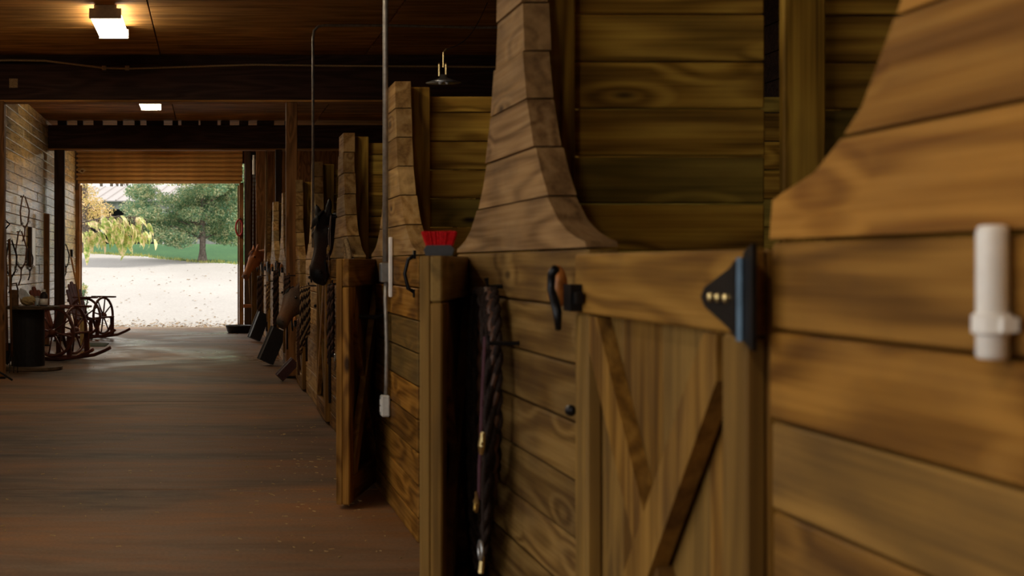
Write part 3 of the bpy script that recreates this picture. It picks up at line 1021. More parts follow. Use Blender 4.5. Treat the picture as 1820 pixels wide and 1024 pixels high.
MB().tube([(0.03, -0.13, 0.0), (0, -0.13, 0.0)], 0.006, 5).build('hook', M['black'], hp)
hanging_rope((XW - 0.03, 13.42, P(0, 508, 13.42).z), 'black and tan braided rope coil hanging right of the small pony', M['rope_dark'], 0.46, 0.22, 4, 0.25, M['rope_tan'])
hanging_rope((XW - 0.06, 14.15, P(0, 566, 14.15).z), 'long tan looped rope hanging below the braided coil by the pony', M['leather'], 0.36, 0.22, 2, 0.2)
hanging_rope((XW - 0.05, 16.45, P(0, 490, 16.45).z), 'rope bundle hanging left of the small pony', M['rope_dark'], 0.45, 0.2, 3, 0.4)
halter((XW - 0.03, 17.4, P(0, 470, 17.4).z), 'dark halter hanging above left of the small pony', M['darkleather'], 1.2)
hanging_rope((XW - 0.03, 19.7, P(0, 480, 19.7).z), 'long dark rope hanging on the seventh stall front', M['rope_dark'], 0.7, 0.2, 3, 0.5)
halter((XW - 0.03, 20.4, P(0, 468, 20.4).z), 'brown leather halter hanging on the seventh stall front', M['leather'], 1.2, 'brass')
hanging_rope((XW - 0.03, 22.8, P(0, 500, 22.8).z), 'pale tan rope loop hanging on the second last stall front', M['rope_tan'], 0.45, 0.2, 2, 0.2)
halter((XW - 0.03, 23.5, P(0, 478, 23.5).z), 'black halter hanging on the second last stall front', M['darkleather'], 1.3)
hanging_rope((XW - 0.03, 25.8, P(0, 490, 25.8).z), 'thick black rope bundle hanging on the farthest stall front', M['rope_dark'], 0.8, 0.3, 4, 0.4)
lr = thing('lead_rope', 'pale thin lead rope dangling beside the light brown gate frame', 'rope', (P(441, 0, 28.05).x, 28.1, 0))
MB().tube([(0.015, 0.06, P(0, 466, 28.1).z), (0.0, 0, P(0, 480, 28.1).z), (0.02, 0, P(0, 500, 28.1).z), (0.03, 0, P(0, 520, 28.1).z), (0.05, 0, P(0, 540, 28.1).z)], 0.012, 6).build('rope', M['rope_tan'], lr, smooth=True)
rh = thing('nylon_halter', 'small red nylon loop hanging on the right jamb of the far doorway', 'halter', (DR - 0.03, D1 - 0.14, P(0, 392, 29.8).z))
MB().tube(loop_pts((0, 0, -0.15), 0.02, 0.34, 14, 0, 0.07), 0.02, 6, True).build('loop', M['redcloth'], rh, smooth=True)
MB().box((0.02, 0.02, 0.03), (0.05, 0.06, 0.03)).build('hook', M['black'], rh)

# hoist chain of the shutter
hc = thing('hoist_chain', 'metal hoist chain of the shutter hanging right of the far doorway', 'chain', (P(451, 0, 29.7).x, 29.72, 0))
MB().tube([(0, 0, 3.62), (0, 0, P(0, 310, 29.7).z)], 0.03, 8).build('chain_guard', M['greybox'], hc)
MB().box((0, 0.06, 3.6), (0.12, 0.14, 0.16)).build('gear_box', M['black'], hc)
for s, xo in ((0, -0.02), (1, 0.07)):
    mb = MB()
    z = P(0, 310, 29.7).z
    i = 0
    zend = P(0, 500 - 60 * s, 29.7).z
    x_ = xo * 0.3
    while z > zend:
        x_ += (xo - x_) * 0.05
        mb.box((x_, 0, z), (0.022 if i % 2 else 0.008, 0.008 if i % 2 else 0.022, 0.05))
        z -= 0.043
        i += 1
    tag(mb.build('chain_strand', M['steel'], hc), kind='stuff')

# ------------------------------------------------------------------ rubber tubs and pans on the floor at right
def tub(px, py, d, wl, hl, dl, rx, rz, lab, mat, cat='tub', name='feed_tub'):
    """shallow rectangular tub tipped up against the stall front"""
    p = P(px, py, d)
    o = thing(name, lab, cat, (p.x, p.y, p.z))
    t = 0.018
    mb = MB()
    mb.box((0, 0, 0), (wl, t, hl))
    for s in (-1, 1):
        mb.box((s * (wl / 2 - t / 2), dl / 2, 0), (t, dl, hl)).box((0, dl / 2, s * (hl / 2 - t / 2)), (wl, dl, t))
    b_ = mb.build('tray', mat, o)
    rim = MB().tube([(-wl / 2, dl, -hl / 2), (wl / 2, dl, -hl / 2), (wl / 2, dl, hl / 2), (-wl / 2, dl, hl / 2)], 0.012, 6, True).build('rim', mat, o)
    o.rotation_euler = (0, R(rx), R(rz))
    return o


def tub_drop(o, zmin=0.002):
    bpy.context.view_layer.update()
    m = min((c.matrix_world @ Vector(v.co)).z for c in o.children for v in c.data.vertices)
    o.location.z += zmin - m


t1 = tub(486, 615, 18.9, 0.20, 0.47, 0.12, 24, 12, 'tall black rubber tub tipped up against the stall front, light on its rim', M['rubber'])
tub_drop(t1)
t2 = tub(462, 579, 24.6, 0.20, 0.48, 0.12, 22, 15, 'far black rubber tub tipped up near the chestnut horse', M['rubber'])
tub_drop(t2)
t3 = tub(512, 662, 16.3, 0.10, 0.26, 0.08, 44, 8, 'small dark maroon box tipped on its corner nearest on the aisle floor', M['rubber_r'], 'box', 'tilted_box')
tub_drop(t3)
pn = thing('feed_pan', 'low round black rubber feed pan by the right jamb of the doorway', 'pan', (P(424, 0, 27.9).x, 27.9, 0.001))
MB().lathe([(0.20, 0.0), (0.22, 0.02), (0.255, 0.13), (0.27, 0.14), (0.255, 0.145), (0.235, 0.13), (0.20, 0.03), (0.02, 0.028)], (0, 0, 0), 24).build('bowl', M['rubber'], pn, smooth=True)

# ------------------------------------------------------------------ horses
def ring(c, nrm, up, h, wd, n=16, sq=0.0):
    """ellipse ring; up = dorsal side (narrower), returns points"""
    side = nrm.cross(up).normalized()
    out = []
    for j in range(n):
        q = 2 * PI * j / n
        cu, cs = math.cos(q), math.sin(q)
        ww = wd * (1 - sq * cu)
        out.append(c + up * (h * cu) + side * (ww * cs))
    return out


def loft(rings, mb):
    n = len(rings[0])
    vs = [p for r in rings for p in r]
    fs = []
    for i in range(len(rings) - 1):
        for j in range(n):
            j2 = (j + 1) % n
            fs.append((i * n + j, i * n + j2, (i + 1) * n + j2, (i + 1) * n + j))
    fs.append(tuple(range(n - 1, -1, -1)))
    fs.append(tuple((len(rings) - 1) * n + j for j in range(n)))
    mb.add(vs, fs)


def horse(lab, poll, hd, hn, withers, rear, s, coat, muzz, face, mane_mat, ears=0.15, kind='horse', voxel=0.017, fuzzy=0.0, mane=True, muzzle=1.0):
    """poll: world point behind the ears; hd: poll->muzzle; hn: forehead normal; withers, rear: world points of the topline"""
    hd = Vector(hd).normalized()
    hn = Vector(hn)
    hn = (hn - hd * hn.dot(hd)).normalized()
    side = hd.cross(hn).normalized()
    poll, withers, rear = Vector(poll), Vector(withers), Vector(rear)
    base = Vector((withers.x, withers.y, 0))
    o = thing(kind, lab, 'horse', base)
    L = 0.60 * s
    mb = MB()
    # head: (t along head, offset to forehead, half height, half width)
    st = [(-0.02, -0.03, 0.07, 0.055), (0.06, -0.05, 0.108, 0.080), (0.16, -0.058, 0.128, 0.092), (0.26, -0.062, 0.132, 0.100), (0.36, -0.058, 0.122, 0.094),
          (0.46, -0.045, 0.100, 0.078), (0.58, -0.034, 0.080, 0.062), (0.70, -0.030, 0.070, 0.054), (0.80, -0.030, 0.068, 0.055),
          (0.89, -0.034, 0.066, 0.058), (0.96, -0.042, 0.054, 0.050), (1.0, -0.050, 0.034, 0.034)]
    k = L / 0.60
    fz = 1 + fuzzy
    mf = [1 + (muzzle - 1) * max(0.0, min(1.0, (t - 0.55) / 0.3)) for t, *_ in st]
    rings = [ring(poll + hd * (t * L) + hn * (off * k), hd, hn, h * k * fz * q, w_ * k * fz * q, 18, 0.14) for (t, off, h, w_), q in zip(st, mf)]
    loft(rings, mb)
    # nostril and lip bulges, cheek
    for sg in (-1, 1):
        c = poll + hd * (0.91 * L) + hn * (-0.01 * k) + side * (sg * 0.036 * k)
        mb.sphere(c, 0.026 * k * muzzle, 10, 7)
        c = poll + hd * (0.24 * L) + hn * (-0.10 * k) + side * (sg * 0.055 * k)
        mb.sphere(c, 0.062 * k * fz, 12, 8)
        c = poll + hd * (0.28 * L) + hn * (0.015 * k) + side * (sg * 0.068 * k)
        mb.sphere(c, 0.034 * k * fz, 10, 7)
    c = poll + hd * (0.97 * L) + hn * (-0.085 * k)
    mb.sphere(c, 0.032 * k, 10, 7)
    # ears
    for sg in (-1, 1):
        e0 = poll + hd * (0.03 * L) + hn * (0.02 * k) + side * (sg * 0.048 * k)
        ed = (-hd * 0.9 + hn * 0.25 + side * sg * 0.22).normalized()
        el = ears * s
        ea = ed.cross(hn).normalized()
        rr = []
        for t, w_ in ((-0.15, 0.026), (0.15, 0.034), (0.4, 0.037), (0.7, 0.025), (0.92, 0.011), (1.0, 0.006)):
            rr.append([e0 + ed * (el * t) + ea * (w_ * k * math.cos(2 * PI * j / 10)) + ed.cross(ea) * (w_ * 0.62 * k * math.sin(2 * PI * j / 10)) for j in range(10)])
        loft(rr, mb)
    # neck: from behind the poll to chest/withers
    p0 = poll + hd * (0.10 * L) + hn * (-0.10 * k)
    p3 = withers + Vector((0, 0, -0.30 * s))
    d0 = poll - hd * 0.0
    mid1 = p0.lerp(p3, 0.33) + Vector((0, 0, 0.10 * s))
    mid2 = p0.lerp(p3, 0.68) + Vector((0, 0, 0.05 * s))
    pts = []
    for i in range(7):
        t = i / 6
        pts.append(p0 * (1 - t) ** 3 + mid1 * (3 * t * (1 - t) ** 2) + mid2 * (3 * t * t * (1 - t)) + p3 * t ** 3)
    rr = []
    for i, p in enumerate(pts):
        t = i / 6
        tg = (pts[min(i + 1, 6)] - pts[max(i - 1, 0)]).normalized()
        upv = Vector((0, 0, 1)) - tg * tg.z
        if upv.length < 0.2:
            upv = -hn - tg * (-hn).dot(tg)
        upv.normalize()
        rr.append(ring(p, tg, upv, (0.105 + 0.175 * t) * s, (0.070 + 0.12 * t) * s, 16, 0.25))
    loft(rr, mb)
    # barrel
    ax = (rear - withers)
    BL = ax.length
    axn = ax.normalized()
    rr = []
    for t, h, w_, dz in ((-0.14, 0.14, 0.12, -0.36), (-0.06, 0.24, 0.20, -0.33), (0.12, 0.31, 0.25, -0.32), (0.35, 0.315, 0.285, -0.33), (0.6, 0.30, 0.29, -0.31), (0.82, 0.28, 0.27, -0.26), (0.98, 0.23, 0.22, -0.24), (1.08, 0.12, 0.12, -0.26)):
        rr.append(ring(withers + axn * (BL * t) + Vector((0, 0, dz * s)), axn, Vector((0, 0, 1)), h * s, w_ * s, 16, 0.0))
    loft(rr, mb)
    sv = axn.cross(Vector((0, 0, 1))).normalized()
    zt = withers.z - 0.45 * s
    for sg in (-1, 1):
        f0 = withers + axn * (BL * 0.02) + sv * (sg * 0.13 * s)
        z_ = [(zt, 0.0, 0.11), (zt * 0.78, 0.0, 0.085), (zt * 0.52, -0.015, 0.055), (zt * 0.30, 0.0, 0.036), (zt * 0.13, 0.0, 0.038), (0.06 * s, -0.03, 0.05), (0.004, -0.04, 0.062)]
        loft([ring(Vector((f0.x, f0.y, 0)) + axn * (dx * s) + Vector((0, 0, zz)), Vector((0, 0, -1)), axn, r_ * s, r_ * 0.85 * s, 12) for zz, dx, r_ in z_], mb)
        h0 = withers + axn * (BL * 0.90) + sv * (sg * 0.14 * s)
        z_ = [(zt * 1.05, 0.0, 0.19), (zt * 0.82, -0.05, 0.13), (zt * 0.60, 0.06, 0.075), (zt * 0.44, 0.13, 0.055), (zt * 0.25, 0.10, 0.038), (zt * 0.12, 0.09, 0.04), (0.06 * s, 0.06, 0.05), (0.004, 0.04, 0.064)]
        loft([ring(Vector((h0.x, h0.y, 0)) + axn * (dx * s) + Vector((0, 0, zz)), Vector((0, 0, -1)), axn, r_ * s, r_ * 0.8 * s, 12) for zz, dx, r_ in z_], mb)
    me = mb.mesh('horse_body', M['coat'])
    tmp = bpy.data.objects.new('tmp_body', me)
    C.objects.link(tmp)
    rm = tmp.modifiers.new('r', 'REMESH')
    rm.mode = 'VOXEL'
    rm.voxel_size = voxel
    smo = tmp.modifiers.new('s', 'SMOOTH')
    smo.factor = 0.5
    smo.iterations = 3
    bpy.context.view_layer.update()
    dg = bpy.context.evaluated_depsgraph_get()
    nm = bpy.data.meshes.new_from_object(tmp.evaluated_get(dg))
    bpy.data.objects.remove(tmp)
    nm.name = 'horse_body'
    if not nm.materials:
        nm.materials.append(M['coat'])
    at = nm.color_attributes.new('coat', 'FLOAT_COLOR', 'POINT')
    mz = poll + hd * L
    for v in nm.vertices:
        t = (v.co - poll).dot(hd) / L
        dm = (v.co - mz).length
        c = Vector(coat)
        fa = max(0.0, min(1.0, (t - 0.3) / 0.4)) if (v.co - poll).length < L * 1.2 else 0.0
        c = c.lerp(Vector(face), fa * 0.8)
        c = c.lerp(Vector(muzz), max(0.0, min(1.0, 1.6 - dm / (0.085 * s))))
        at.data[v.index].color = (*c, 1)
        v.co -= base
    for p_ in nm.polygons:
        p_.use_smooth = True
    link('body', nm, o)
    for sg in (-1, 1):
        c = poll + hd * (0.285 * L) + hn * (0.014 * k) + side * (sg * 0.084 * k * fz) - base
        MB().sphere(c, 0.020 * k, 12, 8).build('eye', M['eye'], o, smooth=True)
        c = poll + hd * (0.94 * L) + hn * (0.0 * k) + side * (sg * 0.052 * k * fz * muzzle) - base
        MB().sphere(c - side * (sg * 0.004 * k), 0.011 * k, 8, 6).build('nostril', M['eye'], o, smooth=True)
    if mane:
        mm = MB()
        for i in range(60):
            t = i / 59
            q = pts[0].lerp(pts[-1], t * 0.8)
            a = pts[min(6, int(t * 5))]
            b_ = pts[min(6, int(t * 5) + 1)]
            q = a.lerp(b_, t * 5 - int(t * 5)) + Vector((0, 0, (0.105 + 0.16 * t) * s))
            sgd = side if side.dot(Vector((0, -1, 0))) > 0 else -side
            e = q + sgd * (0.09 * s) + Vector((random.uniform(-.02, .02), random.uniform(-.02, .02), -0.13 * s))
            mm.tube([q - base, q.lerp(e, 0.45) + Vector((0, 0, 0.04 * s)) - base, e - base], [0.016 * s, 0.014 * s, 0.004 * s], 5)
        for i in range(10):
            q = poll + hd * 0.0 + side * random.uniform(-0.03, 0.03) * s + hn * 0.05 * s * fz
            e = poll + hd * (0.2 + random.uniform(0, 0.08)) * L + side * random.uniform(-0.05, 0.05) * s + hn * 0.085 * s * fz
            mm.tube([q - base, q.lerp(e, 0.5) + hn * 0.02 * s - base, e - base], [0.012 * s, 0.010 * s, 0.003 * s], 5)
        mm.build('mane', mane_mat, o, smooth=True)
    return o


# dark bay horse
pl = P(579, 383, 12.25)
mz = P(559, 494, 11.9)
horse('dark brown horse with pricked ears leaning its head over a half door', pl, mz - pl, (-0.76, -0.62, 0.18), (2.05, 12.75, 1.62), (3.45, 12.9, 1.60), 1.10,
      (0.012, 0.008, 0.007), (0.008, 0.007, 0.007), (0.060, 0.030, 0.020), M['mane_b'], muzzle=1.28)
# chestnut horse
pl = P(455, 446, 27.6)
mz = P(432, 494, 27.3)
horse('chestnut horse looking out beside the far doorway', pl, mz - pl, (-0.80, -0.45, 0.5), (2.1, 27.9, 1.60), (3.55, 28.0, 1.58), 1.08,
      (0.40, 0.135, 0.04), (0.18, 0.085, 0.06), (0.52, 0.22, 0.085), M['mane_c'])
# pony
pl = P(526, 517, 15.3)
mz = P(496, 575, 15.05)
horse('small shaggy brown pony poking its head out low above a cut-down door', pl, mz - pl, (-0.72, -0.35, 0.60), (1.75, 15.6, 1.02), (2.75, 15.65, 1.0), 0.80,
      (0.10, 0.062, 0.042), (0.045, 0.040, 0.034), (0.19, 0.085, 0.035), M['mane_b'], ears=0.12, voxel=0.013, fuzzy=0.42)

# ------------------------------------------------------------------ left side: spool table, bottles, rocking chairs, tools
sp = thing('spool_table', 'dark cable spool standing as a table at the left', 'table', (P(58, 0, 18.2).x, 18.2, 0))
MB().lathe([(0.37, 0.002), (0.385, 0.01), (0.385, 0.045), (0.37, 0.05)], (0, 0, 0), 28).build('lower_disc', M['spooltop'], sp)
MB().lathe([(0.215, 0.05), (0.215, 0.775)], (0, 0, 0), 24).build('core', M['spool'], sp, (-0.06, 0, 0))
MB().lathe([(0.34, 0.775), (0.35, 0.78), (0.35, 0.81), (0.34, 0.816)], (0, 0, 0), 28).build('upper_disc', M['spooltop'], sp)
for i in range(4):
    a = PI / 4 + i * PI / 2
    MB().lathe([(0.014, 0.816), (0.014, 0.824), (0.006, 0.828)], (0.1 * math.cos(a), 0.1 * math.sin(a), 0), 8).build('bolt', M['black'], sp)
bt = thing('bottle', 'squat bottle with dark shoulders and white label on the spool table', 'bottle', (P(78, 0, 18.05).x, 18.05, 0.817))
MB().lathe([(0.045, 0), (0.05, 0.006), (0.05, 0.10), (0.05, 0.135), (0.035, 0.165), (0.02, 0.175), (0.02, 0.185)], (0, 0, 0), 16).build('flask', M['darkleather'], bt, smooth=True)
MB().lathe([(0.0512, 0.012), (0.0512, 0.095)], (0, 0, 0), 16).build('paper_label', M['white'], bt, smooth=True)
MB().lathe([(0.023, 0.182), (0.023, 0.205), (0.02, 0.21)], (0, 0, 0), 12).build('cap', M['greybox'], bt)
cn = thing('tin_can', 'rusty open tin on the spool table beside the plastic bag', 'tin', (P(25, 0, 18.1).x, 18.1, 0.817))
MB().lathe([(0.055, 0), (0.06, 0.005), (0.058, 0.20), (0.062, 0.205), (0.055, 0.205), (0.052, 0.03)], (0, 0, 0), 18).build('can_wall', M['tin'], cn, smooth=True)
MB().tube([(-0.05, 0, 0.19), (-0.03, -0.02, 0.28), (0.03, -0.02, 0.29), (0.05, 0, 0.2)], 0.012, 6).build('bail_handle', M['leather'], cn, smooth=True)
pb_ = thing('plastic_bag', 'crumpled pale plastic bag of brown feed on the spool table', 'bag', (P(50, 0, 18.15).x, 18.1, 0.817))
mb = MB()
mb.sphere((0, 0, 0.07), 0.09, 14, 10, (1.15, 0.9, 0.75))
for i, v in enumerate(mb.v):
    r_ = random.uniform(0.88, 1.08)
    mb.v[i] = (v[0] * r_, v[1] * r_, max(0.0, v[2] * random.uniform(0.92, 1.06)))
mb.build('bag_body', M['straw'], pb_)
mb = MB()
mb.prism([(-0.10, 0.10), (-0.02, 0.04), (0.05, 0.10), (-0.02, 0.19), (-0.09, 0.22), (-0.12, 0.16)], -0.05, 0.03)
for i, v in enumerate(mb.v):
    mb.v[i] = (v[0] + random.uniform(-.012, .012), v[1] + random.uniform(-.012, .012), v[2] + random.uniform(-.008, .008))
mb.build('bag_top', M['bag'], pb_)
jr = thing('glass_jar', 'small pale glass jar beside the bottle on the spool table', 'jar', (P(66, 0, 18.2).x, 18.2, 0.817))
MB().lathe([(0.03, 0), (0.034, 0.005), (0.034, 0.09), (0.026, 0.10)], (0, 0, 0), 14).build('jar_wall', M['bag'], jr, smooth=True)
MB().lathe([(0.029, 0.10), (0.029, 0.12), (0.026, 0.123)], (0, 0, 0), 14).build('lid', M['steel'], jr)


def rocking_chair():
    o = thing('wagon_wheel_rocking_chair', 'dark wagon wheel rocking chair beside the spool table', 'rocking chair', (0, 0, 0), 0, 'wagon wheel rocking chairs along left wall')
    Rw = 0.33
    for s in (-1, 1):
        wh = thing('wheel', None, None)
        wh.parent = o
        wh.location = (0.05, s * 0.31, 0.40)
        MB().tube([(Rw * math.cos(2 * PI * i / 28), 0, Rw * math.sin(2 * PI * i / 28)) for i in range(28)], 0.024, 8, True).build('rim', M['chairwood'], wh, smooth=True)
        MB().lathe([(0.03, -0.06), (0.05, -0.045), (0.055, 0.0), (0.05, 0.045), (0.03, 0.06)], (0, 0, 0), 14, 'y').build('hub', M['chairwood'], wh, smooth=True)
        sm = None
        for i in range(8):
            if sm is None:
                sm = MB().tube([(0.04, 0, 0), (0.32, 0, 0)], [0.015, 0.012], 6).mesh('spoke', M['chairwood'], True)
            link('spoke', sm, wh, (0, 0, 0), (0, 2 * PI * i / 8 + 0.2, 0))
        pts = [(-0.50, s * 0.25, 0.10), (-0.35, s * 0.25, 0.045), (-0.1, s * 0.25, 0.024), (0.15, s * 0.25, 0.024), (0.4, s * 0.25, 0.06), (0.58, s * 0.25, 0.13), (0.66, s * 0.25, 0.17)]
        MB().tube(pts, 0.024, 6).build('rocker', M['chairwood'], o)
        board('front_leg', o, M['chairwood'], (0.07, 0.04, 0.36), (0.28, s * 0.25, 0.21), 0.006)
        board('rear_leg', o, M['chairwood'], (0.07, 0.04, 0.34), (-0.18, s * 0.25, 0.19), 0.006)
        board('arm_rest', o, M['chairwood'], (0.5, 0.09, 0.03), (0.06, s * 0.31, 0.745), 0.008)
    for i in range(6):
        board('seat_slat', o, M['chairwood'], (0.075, 0.48, 0.025), (0.30 - i * 0.085, 0, 0.385 - i * 0.012), 0.005, (0, R(-8), 0))
    for i in range(5):
        yy = (i - 2) * 0.098
        hgt = 0.74 - 0.05 * abs(i - 2) ** 1.6
        mb = MB().prism([(-0.044, 0), (0.044, 0), (0.044, hgt - 0.03), (0.025, hgt), (-0.025, hgt), (-0.044, hgt - 0.03)], -0.012, 0.012)
        mb.build('back_slat', M['chairwood'], o, (-0.22, yy, 0.32), (0, 0, 0))
        o.children[-1].rotation_euler = (0, 0, PI / 2)
        o.children[-1].matrix_parent_inverse.identity()
    for c in [c for c in o.children if c.name.startswith('back_slat')]:
        c.rotation_euler = Euler((0, R(-18), 0)).to_matrix().to_4x4().__matmul__(Matrix.Rotation(PI / 2, 4, 'Z')).to_euler()
    board('back_rail', o, M['chairwood'], (0.025, 0.5, 0.06), (-0.36, 0, 0.68), 0.005, (0, R(-18), 0))
    return o


rc = rocking_chair()
rc.location = (P(108, 0, 20.1).x, 20.1, 0.0)
rc.rotation_euler = (0, 0, R(-24))
rc2 = copy_tree(rc)
rc2['label'] = 'dark wagon wheel rocking chair farther back, nearest the doorway'
rc2.location = (P(163, 0, 25.9).x, 25.9, 0.0)
rc2.rotation_euler = (0, 0, R(-28))
# broom leaning between the chairs
bm_o = thing('broom', 'pale straw broom leaning head-down between the two rocking chairs', 'broom', (P(149, 0, 22.3).x, 22.3, 0.0))
mb = MB()
for i in range(90):
    a = random.uniform(-1, 1)
    b_ = random.uniform(-1, 1)
    mb.tube([(-0.03 + a * 0.03, b_ * 0.02, 0.52), (a * 0.075 + 0.02, b_ * 0.03, 0.02 + random.uniform(0, 0.03))], [0.006, 0.008], 4)
tag(mb.build('bristles', M['straw'], bm_o), kind='stuff')
MB().tube([(-0.03, 0, 0.50), (-0.08, 0, 0.85), (-0.20, 0, 1.45)], 0.014, 8).build('handle', M['brown_z'], bm_o, smooth=True)
MB().tube([(-0.066, 0, 0.49), (0.006, 0, 0.49)], 0.03, 8).build('binding', M['darkleather'], bm_o)
gm = MB().box((0, 0, 0.006), (0.42, 0.85, 0.012)).build('door_mat', M['mat_green'], None, (P(168, 0, 23.6).x, 23.6, 0.001))
tag(gm, 'flat green mat on the floor by the far rocking chair', 'mat')
# leaning tools at far left
for px, d, top, lab, nm in ((21, 17.6, 425, 'long handled fork leaning behind the spool table', 'pitchfork'), (13, 18.9, 405, 'dark handled shovel leaning on left wall by the photo edge', 'shovel')):
    x0 = P(px, 0, d).x
    o = thing(nm, lab, 'tool', (x0, d, 0))
    zt = P(0, top, d).z
    MB().tube([(0.0, 0, 0.20), (-0.03, 0, zt)], 0.016, 8).build('handle', M['brown_z'], o, smooth=True)
    if nm == 'shovel':
        MB().prism([(-0.09, 0.30), (-0.1, 0.12), (0, 0.003), (0.1, 0.12), (0.09, 0.30)], -0.006, 0.006).build('blade', M['black'], o)
        MB().tube([(-0.03, 0, zt - 0.02), (-0.08, 0, zt + 0.05), (-0.03, 0, zt + 0.11), (0.03, 0, zt + 0.05), (-0.03, 0, zt - 0.02)], 0.012, 6).build('grip', M['black'], o)
    else:
        for i in range(4):
            MB().tube([((i - 1.5) * 0.02, 0, 0.28), ((i - 1.5) * 0.05, -0.01, 0.2), ((i - 1.5) * 0.05, -0.03, 0.003)], 0.006, 5).build('tine', M['black'], o)


def wall_halter(px, py, d, lab, mat, s=1.0):
    o = halter((XL + 0.06, d, P(0, py, d).z), lab, mat, s)
    o.rotation_euler = (0, 0, PI - 0.75)
    return o


wall_halter(36, 350, 21.0, 'brown leather straps hanging high on the weathered left wall', M['leather'], 1.1)
wall_halter(36, 412, 20.6, 'bridle straps hanging below the leather straps on the left wall', M['leather'], 1.3)
wall_halter(15, 428, 19.6, 'black halter hanging at the left edge of the weathered wall', M['darkleather'], 1.2)
wall_halter(48, 442, 21.6, 'dark strap hanging beside the white board on the left wall', M['darkleather'], 0.8)
wall_halter(118, 436, 27.0, 'chain-like dark halter hanging between dark post and doorway', M['black'], 1.0)
sb = thing('wall_board_sign', 'narrow white board with dark edge fixed upright to the left wall', 'board', (XL + 0.03, 22.3, P(0, 474, 22.3).z))
hb = P(0, 405, 22.3).z - P(0, 474, 22.3).z
board('panel', sb, M['white'], (0.05, 0.40, hb), (0, 0.075, hb / 2), 0.004)
board('edge_board', sb, M['dark_z'], (0.05, 0.11, hb + 0.02), (0.0, -0.185, hb / 2), 0.004)
sw = thing('wall_switch', 'small black switch box on the left wall near the doorway', 'switch', (XL + 0.02, 28.8, P(0, 450, 28.8).z))
board('box', sw, M['black'], (0.05, 0.12, 0.15), (0, 0, 0), 0.006)
MB().box((0.028, 0, 0), (0.01, 0.02, 0.04)).build('toggle', M['white'], sw)
fs_ = thing('floor_stand', 'thin dark bent iron foot sticking out at the lower left edge', 'stand', (P(-2, 0, 16.4).x, 16.4, 0))
MB().tube([(-0.06, 0.0, 0.14), (0.05, 0, 0.08), (0.16, -0.02, 0.012)], 0.012, 6).build('foot_rod', M['black'], fs_)
MB().tube([(-0.06, 0.0, 0.14), (-0.12, 0, 0.012)], 0.012, 6).build('foot_rod', M['black'], fs_)
MB().tube([(-0.06, 0.0, 0.13), (-0.07, 0, 0.8)], 0.012, 6).build('upright', M['black'], fs_)
# straw bits on the floor
mb = MB()
for i in range(420):
    d = random.choice((random.uniform(6.5, 12), random.uniform(6.5, 28)))
    x = random.uniform(XL + 0.3, XW - 0.1)
    if random.random() < 0.5:
        x = XW - 0.1 - abs(random.gauss(0, 0.6))
    a = random.uniform(0, PI)
    l = random.uniform(0.008, 0.03)
    mb.box((x, d, 0.003), (l, 0.003, 0.003), (0, 0, a))
tag(mb.build('straw_bits', M['straw']), 'scattered straw and feed bits on the aisle floor', 'straw', kind='stuff')

# ------------------------------------------------------------------ outside
def gz(x, d):
    """height of the ground outside: rises away from the barn"""
    if d < 31.5:
        return -0.03
    if d < 50:
        return -0.03 + 0.068 * (d - 31.5) * min(1, (d - 31.5) / 3.0)
    z = -0.03 + 0.068 * 18.5
    if d < 64:
        return z + 0.072 * (d - 50)
    return z + 0.072 * 14 + 0.002 * (d - 64)


def edge_d(x):
    """where gravel gives way to lawn"""
    return 51.0 - 1.15 * (x - 1.0) * (1 if x < 1 else 0.3) + 0.35 * math.sin(x * 1.7) + 0.2 * math.sin(x * 4.1)


def sheet(name, x0, x1, rows, mat, fn, nx=60):
    vs, fs = [], []
    for i in range(nx + 1):
        x = x0 + (x1 - x0) * i / nx
        for r in range(rows + 1):
            vs.append(fn(x, r / rows))
    for i in range(nx):
        for r in range(rows):
            a = i * (rows + 1) + r
            fs.append((a, a + rows + 1, a + rows + 2, a + 1))
    return MB().add(vs, fs).build(name, mat, smooth=True)


def fgrav(x, t):
    d = 30.35 + (edge_d(x) - 30.35) * t
    return (x, d, gz(x, d))


def flawn(x, t):
    e = edge_d(x)
    d = e + (140 - e) * t ** 1.8
    return (x, d, gz(x, d) + 0.0)


tag(sheet('gravel_drive', -40, 40, 24, M['gravel'], fgrav, 80), 'pale sunlit gravel drive rising beyond the doorway', 'gravel', kind='structure')
tag(sheet('lawn', -40, 40, 40, M['grass'], flawn, 120), 'green lawn bank behind the gravel drive', 'lawn', kind='structure')
tag(MB().box((-22.97, 12.9, -0.1), (40, 34.9, 0.1)).box((0, -22.0, -0.1), (60, 34.9, 0.1)).build('side_yard', M['gravel']), 'gravel yard around the barn outside the photo', 'gravel', kind='structure')
# fallen leaves
mb = MB()
for i in range(2300):
    if i < 1900:
        d = 30.5 + abs(random.gauss(0, 1.3))
        if d > 34:
            continue
    else:
        d = 31 + random.random() ** 1.5 * 19
    x = random.uniform(-5.5, 3.5)
    s = random.uniform(0.02, 0.05) if i < 1900 else random.uniform(0.02, 0.06)
    a = random.uniform(0, 2 * PI)
    t = random.uniform(0.1, 0.6)
    z = gz(x, d) + 0.012
    ca, sa = math.cos(a), math.sin(a)
    vs = [(x + s * ca, d + s * sa, z), (x - 0.6 * s * sa, d + 0.6 * s * ca, z + s * t), (x - s * ca, d - s * sa, z + 0.01), (x + 0.6 * s * sa, d - 0.6 * s * ca, z + s * t * 0.5)]
    mb.add(vs, [(0, 1, 2, 3)])
tag(mb.build('fallen_leaves', M['leaf_dead']), 'brown fallen leaves littering the gravel outside the doorway', 'leaves', kind='stuff')
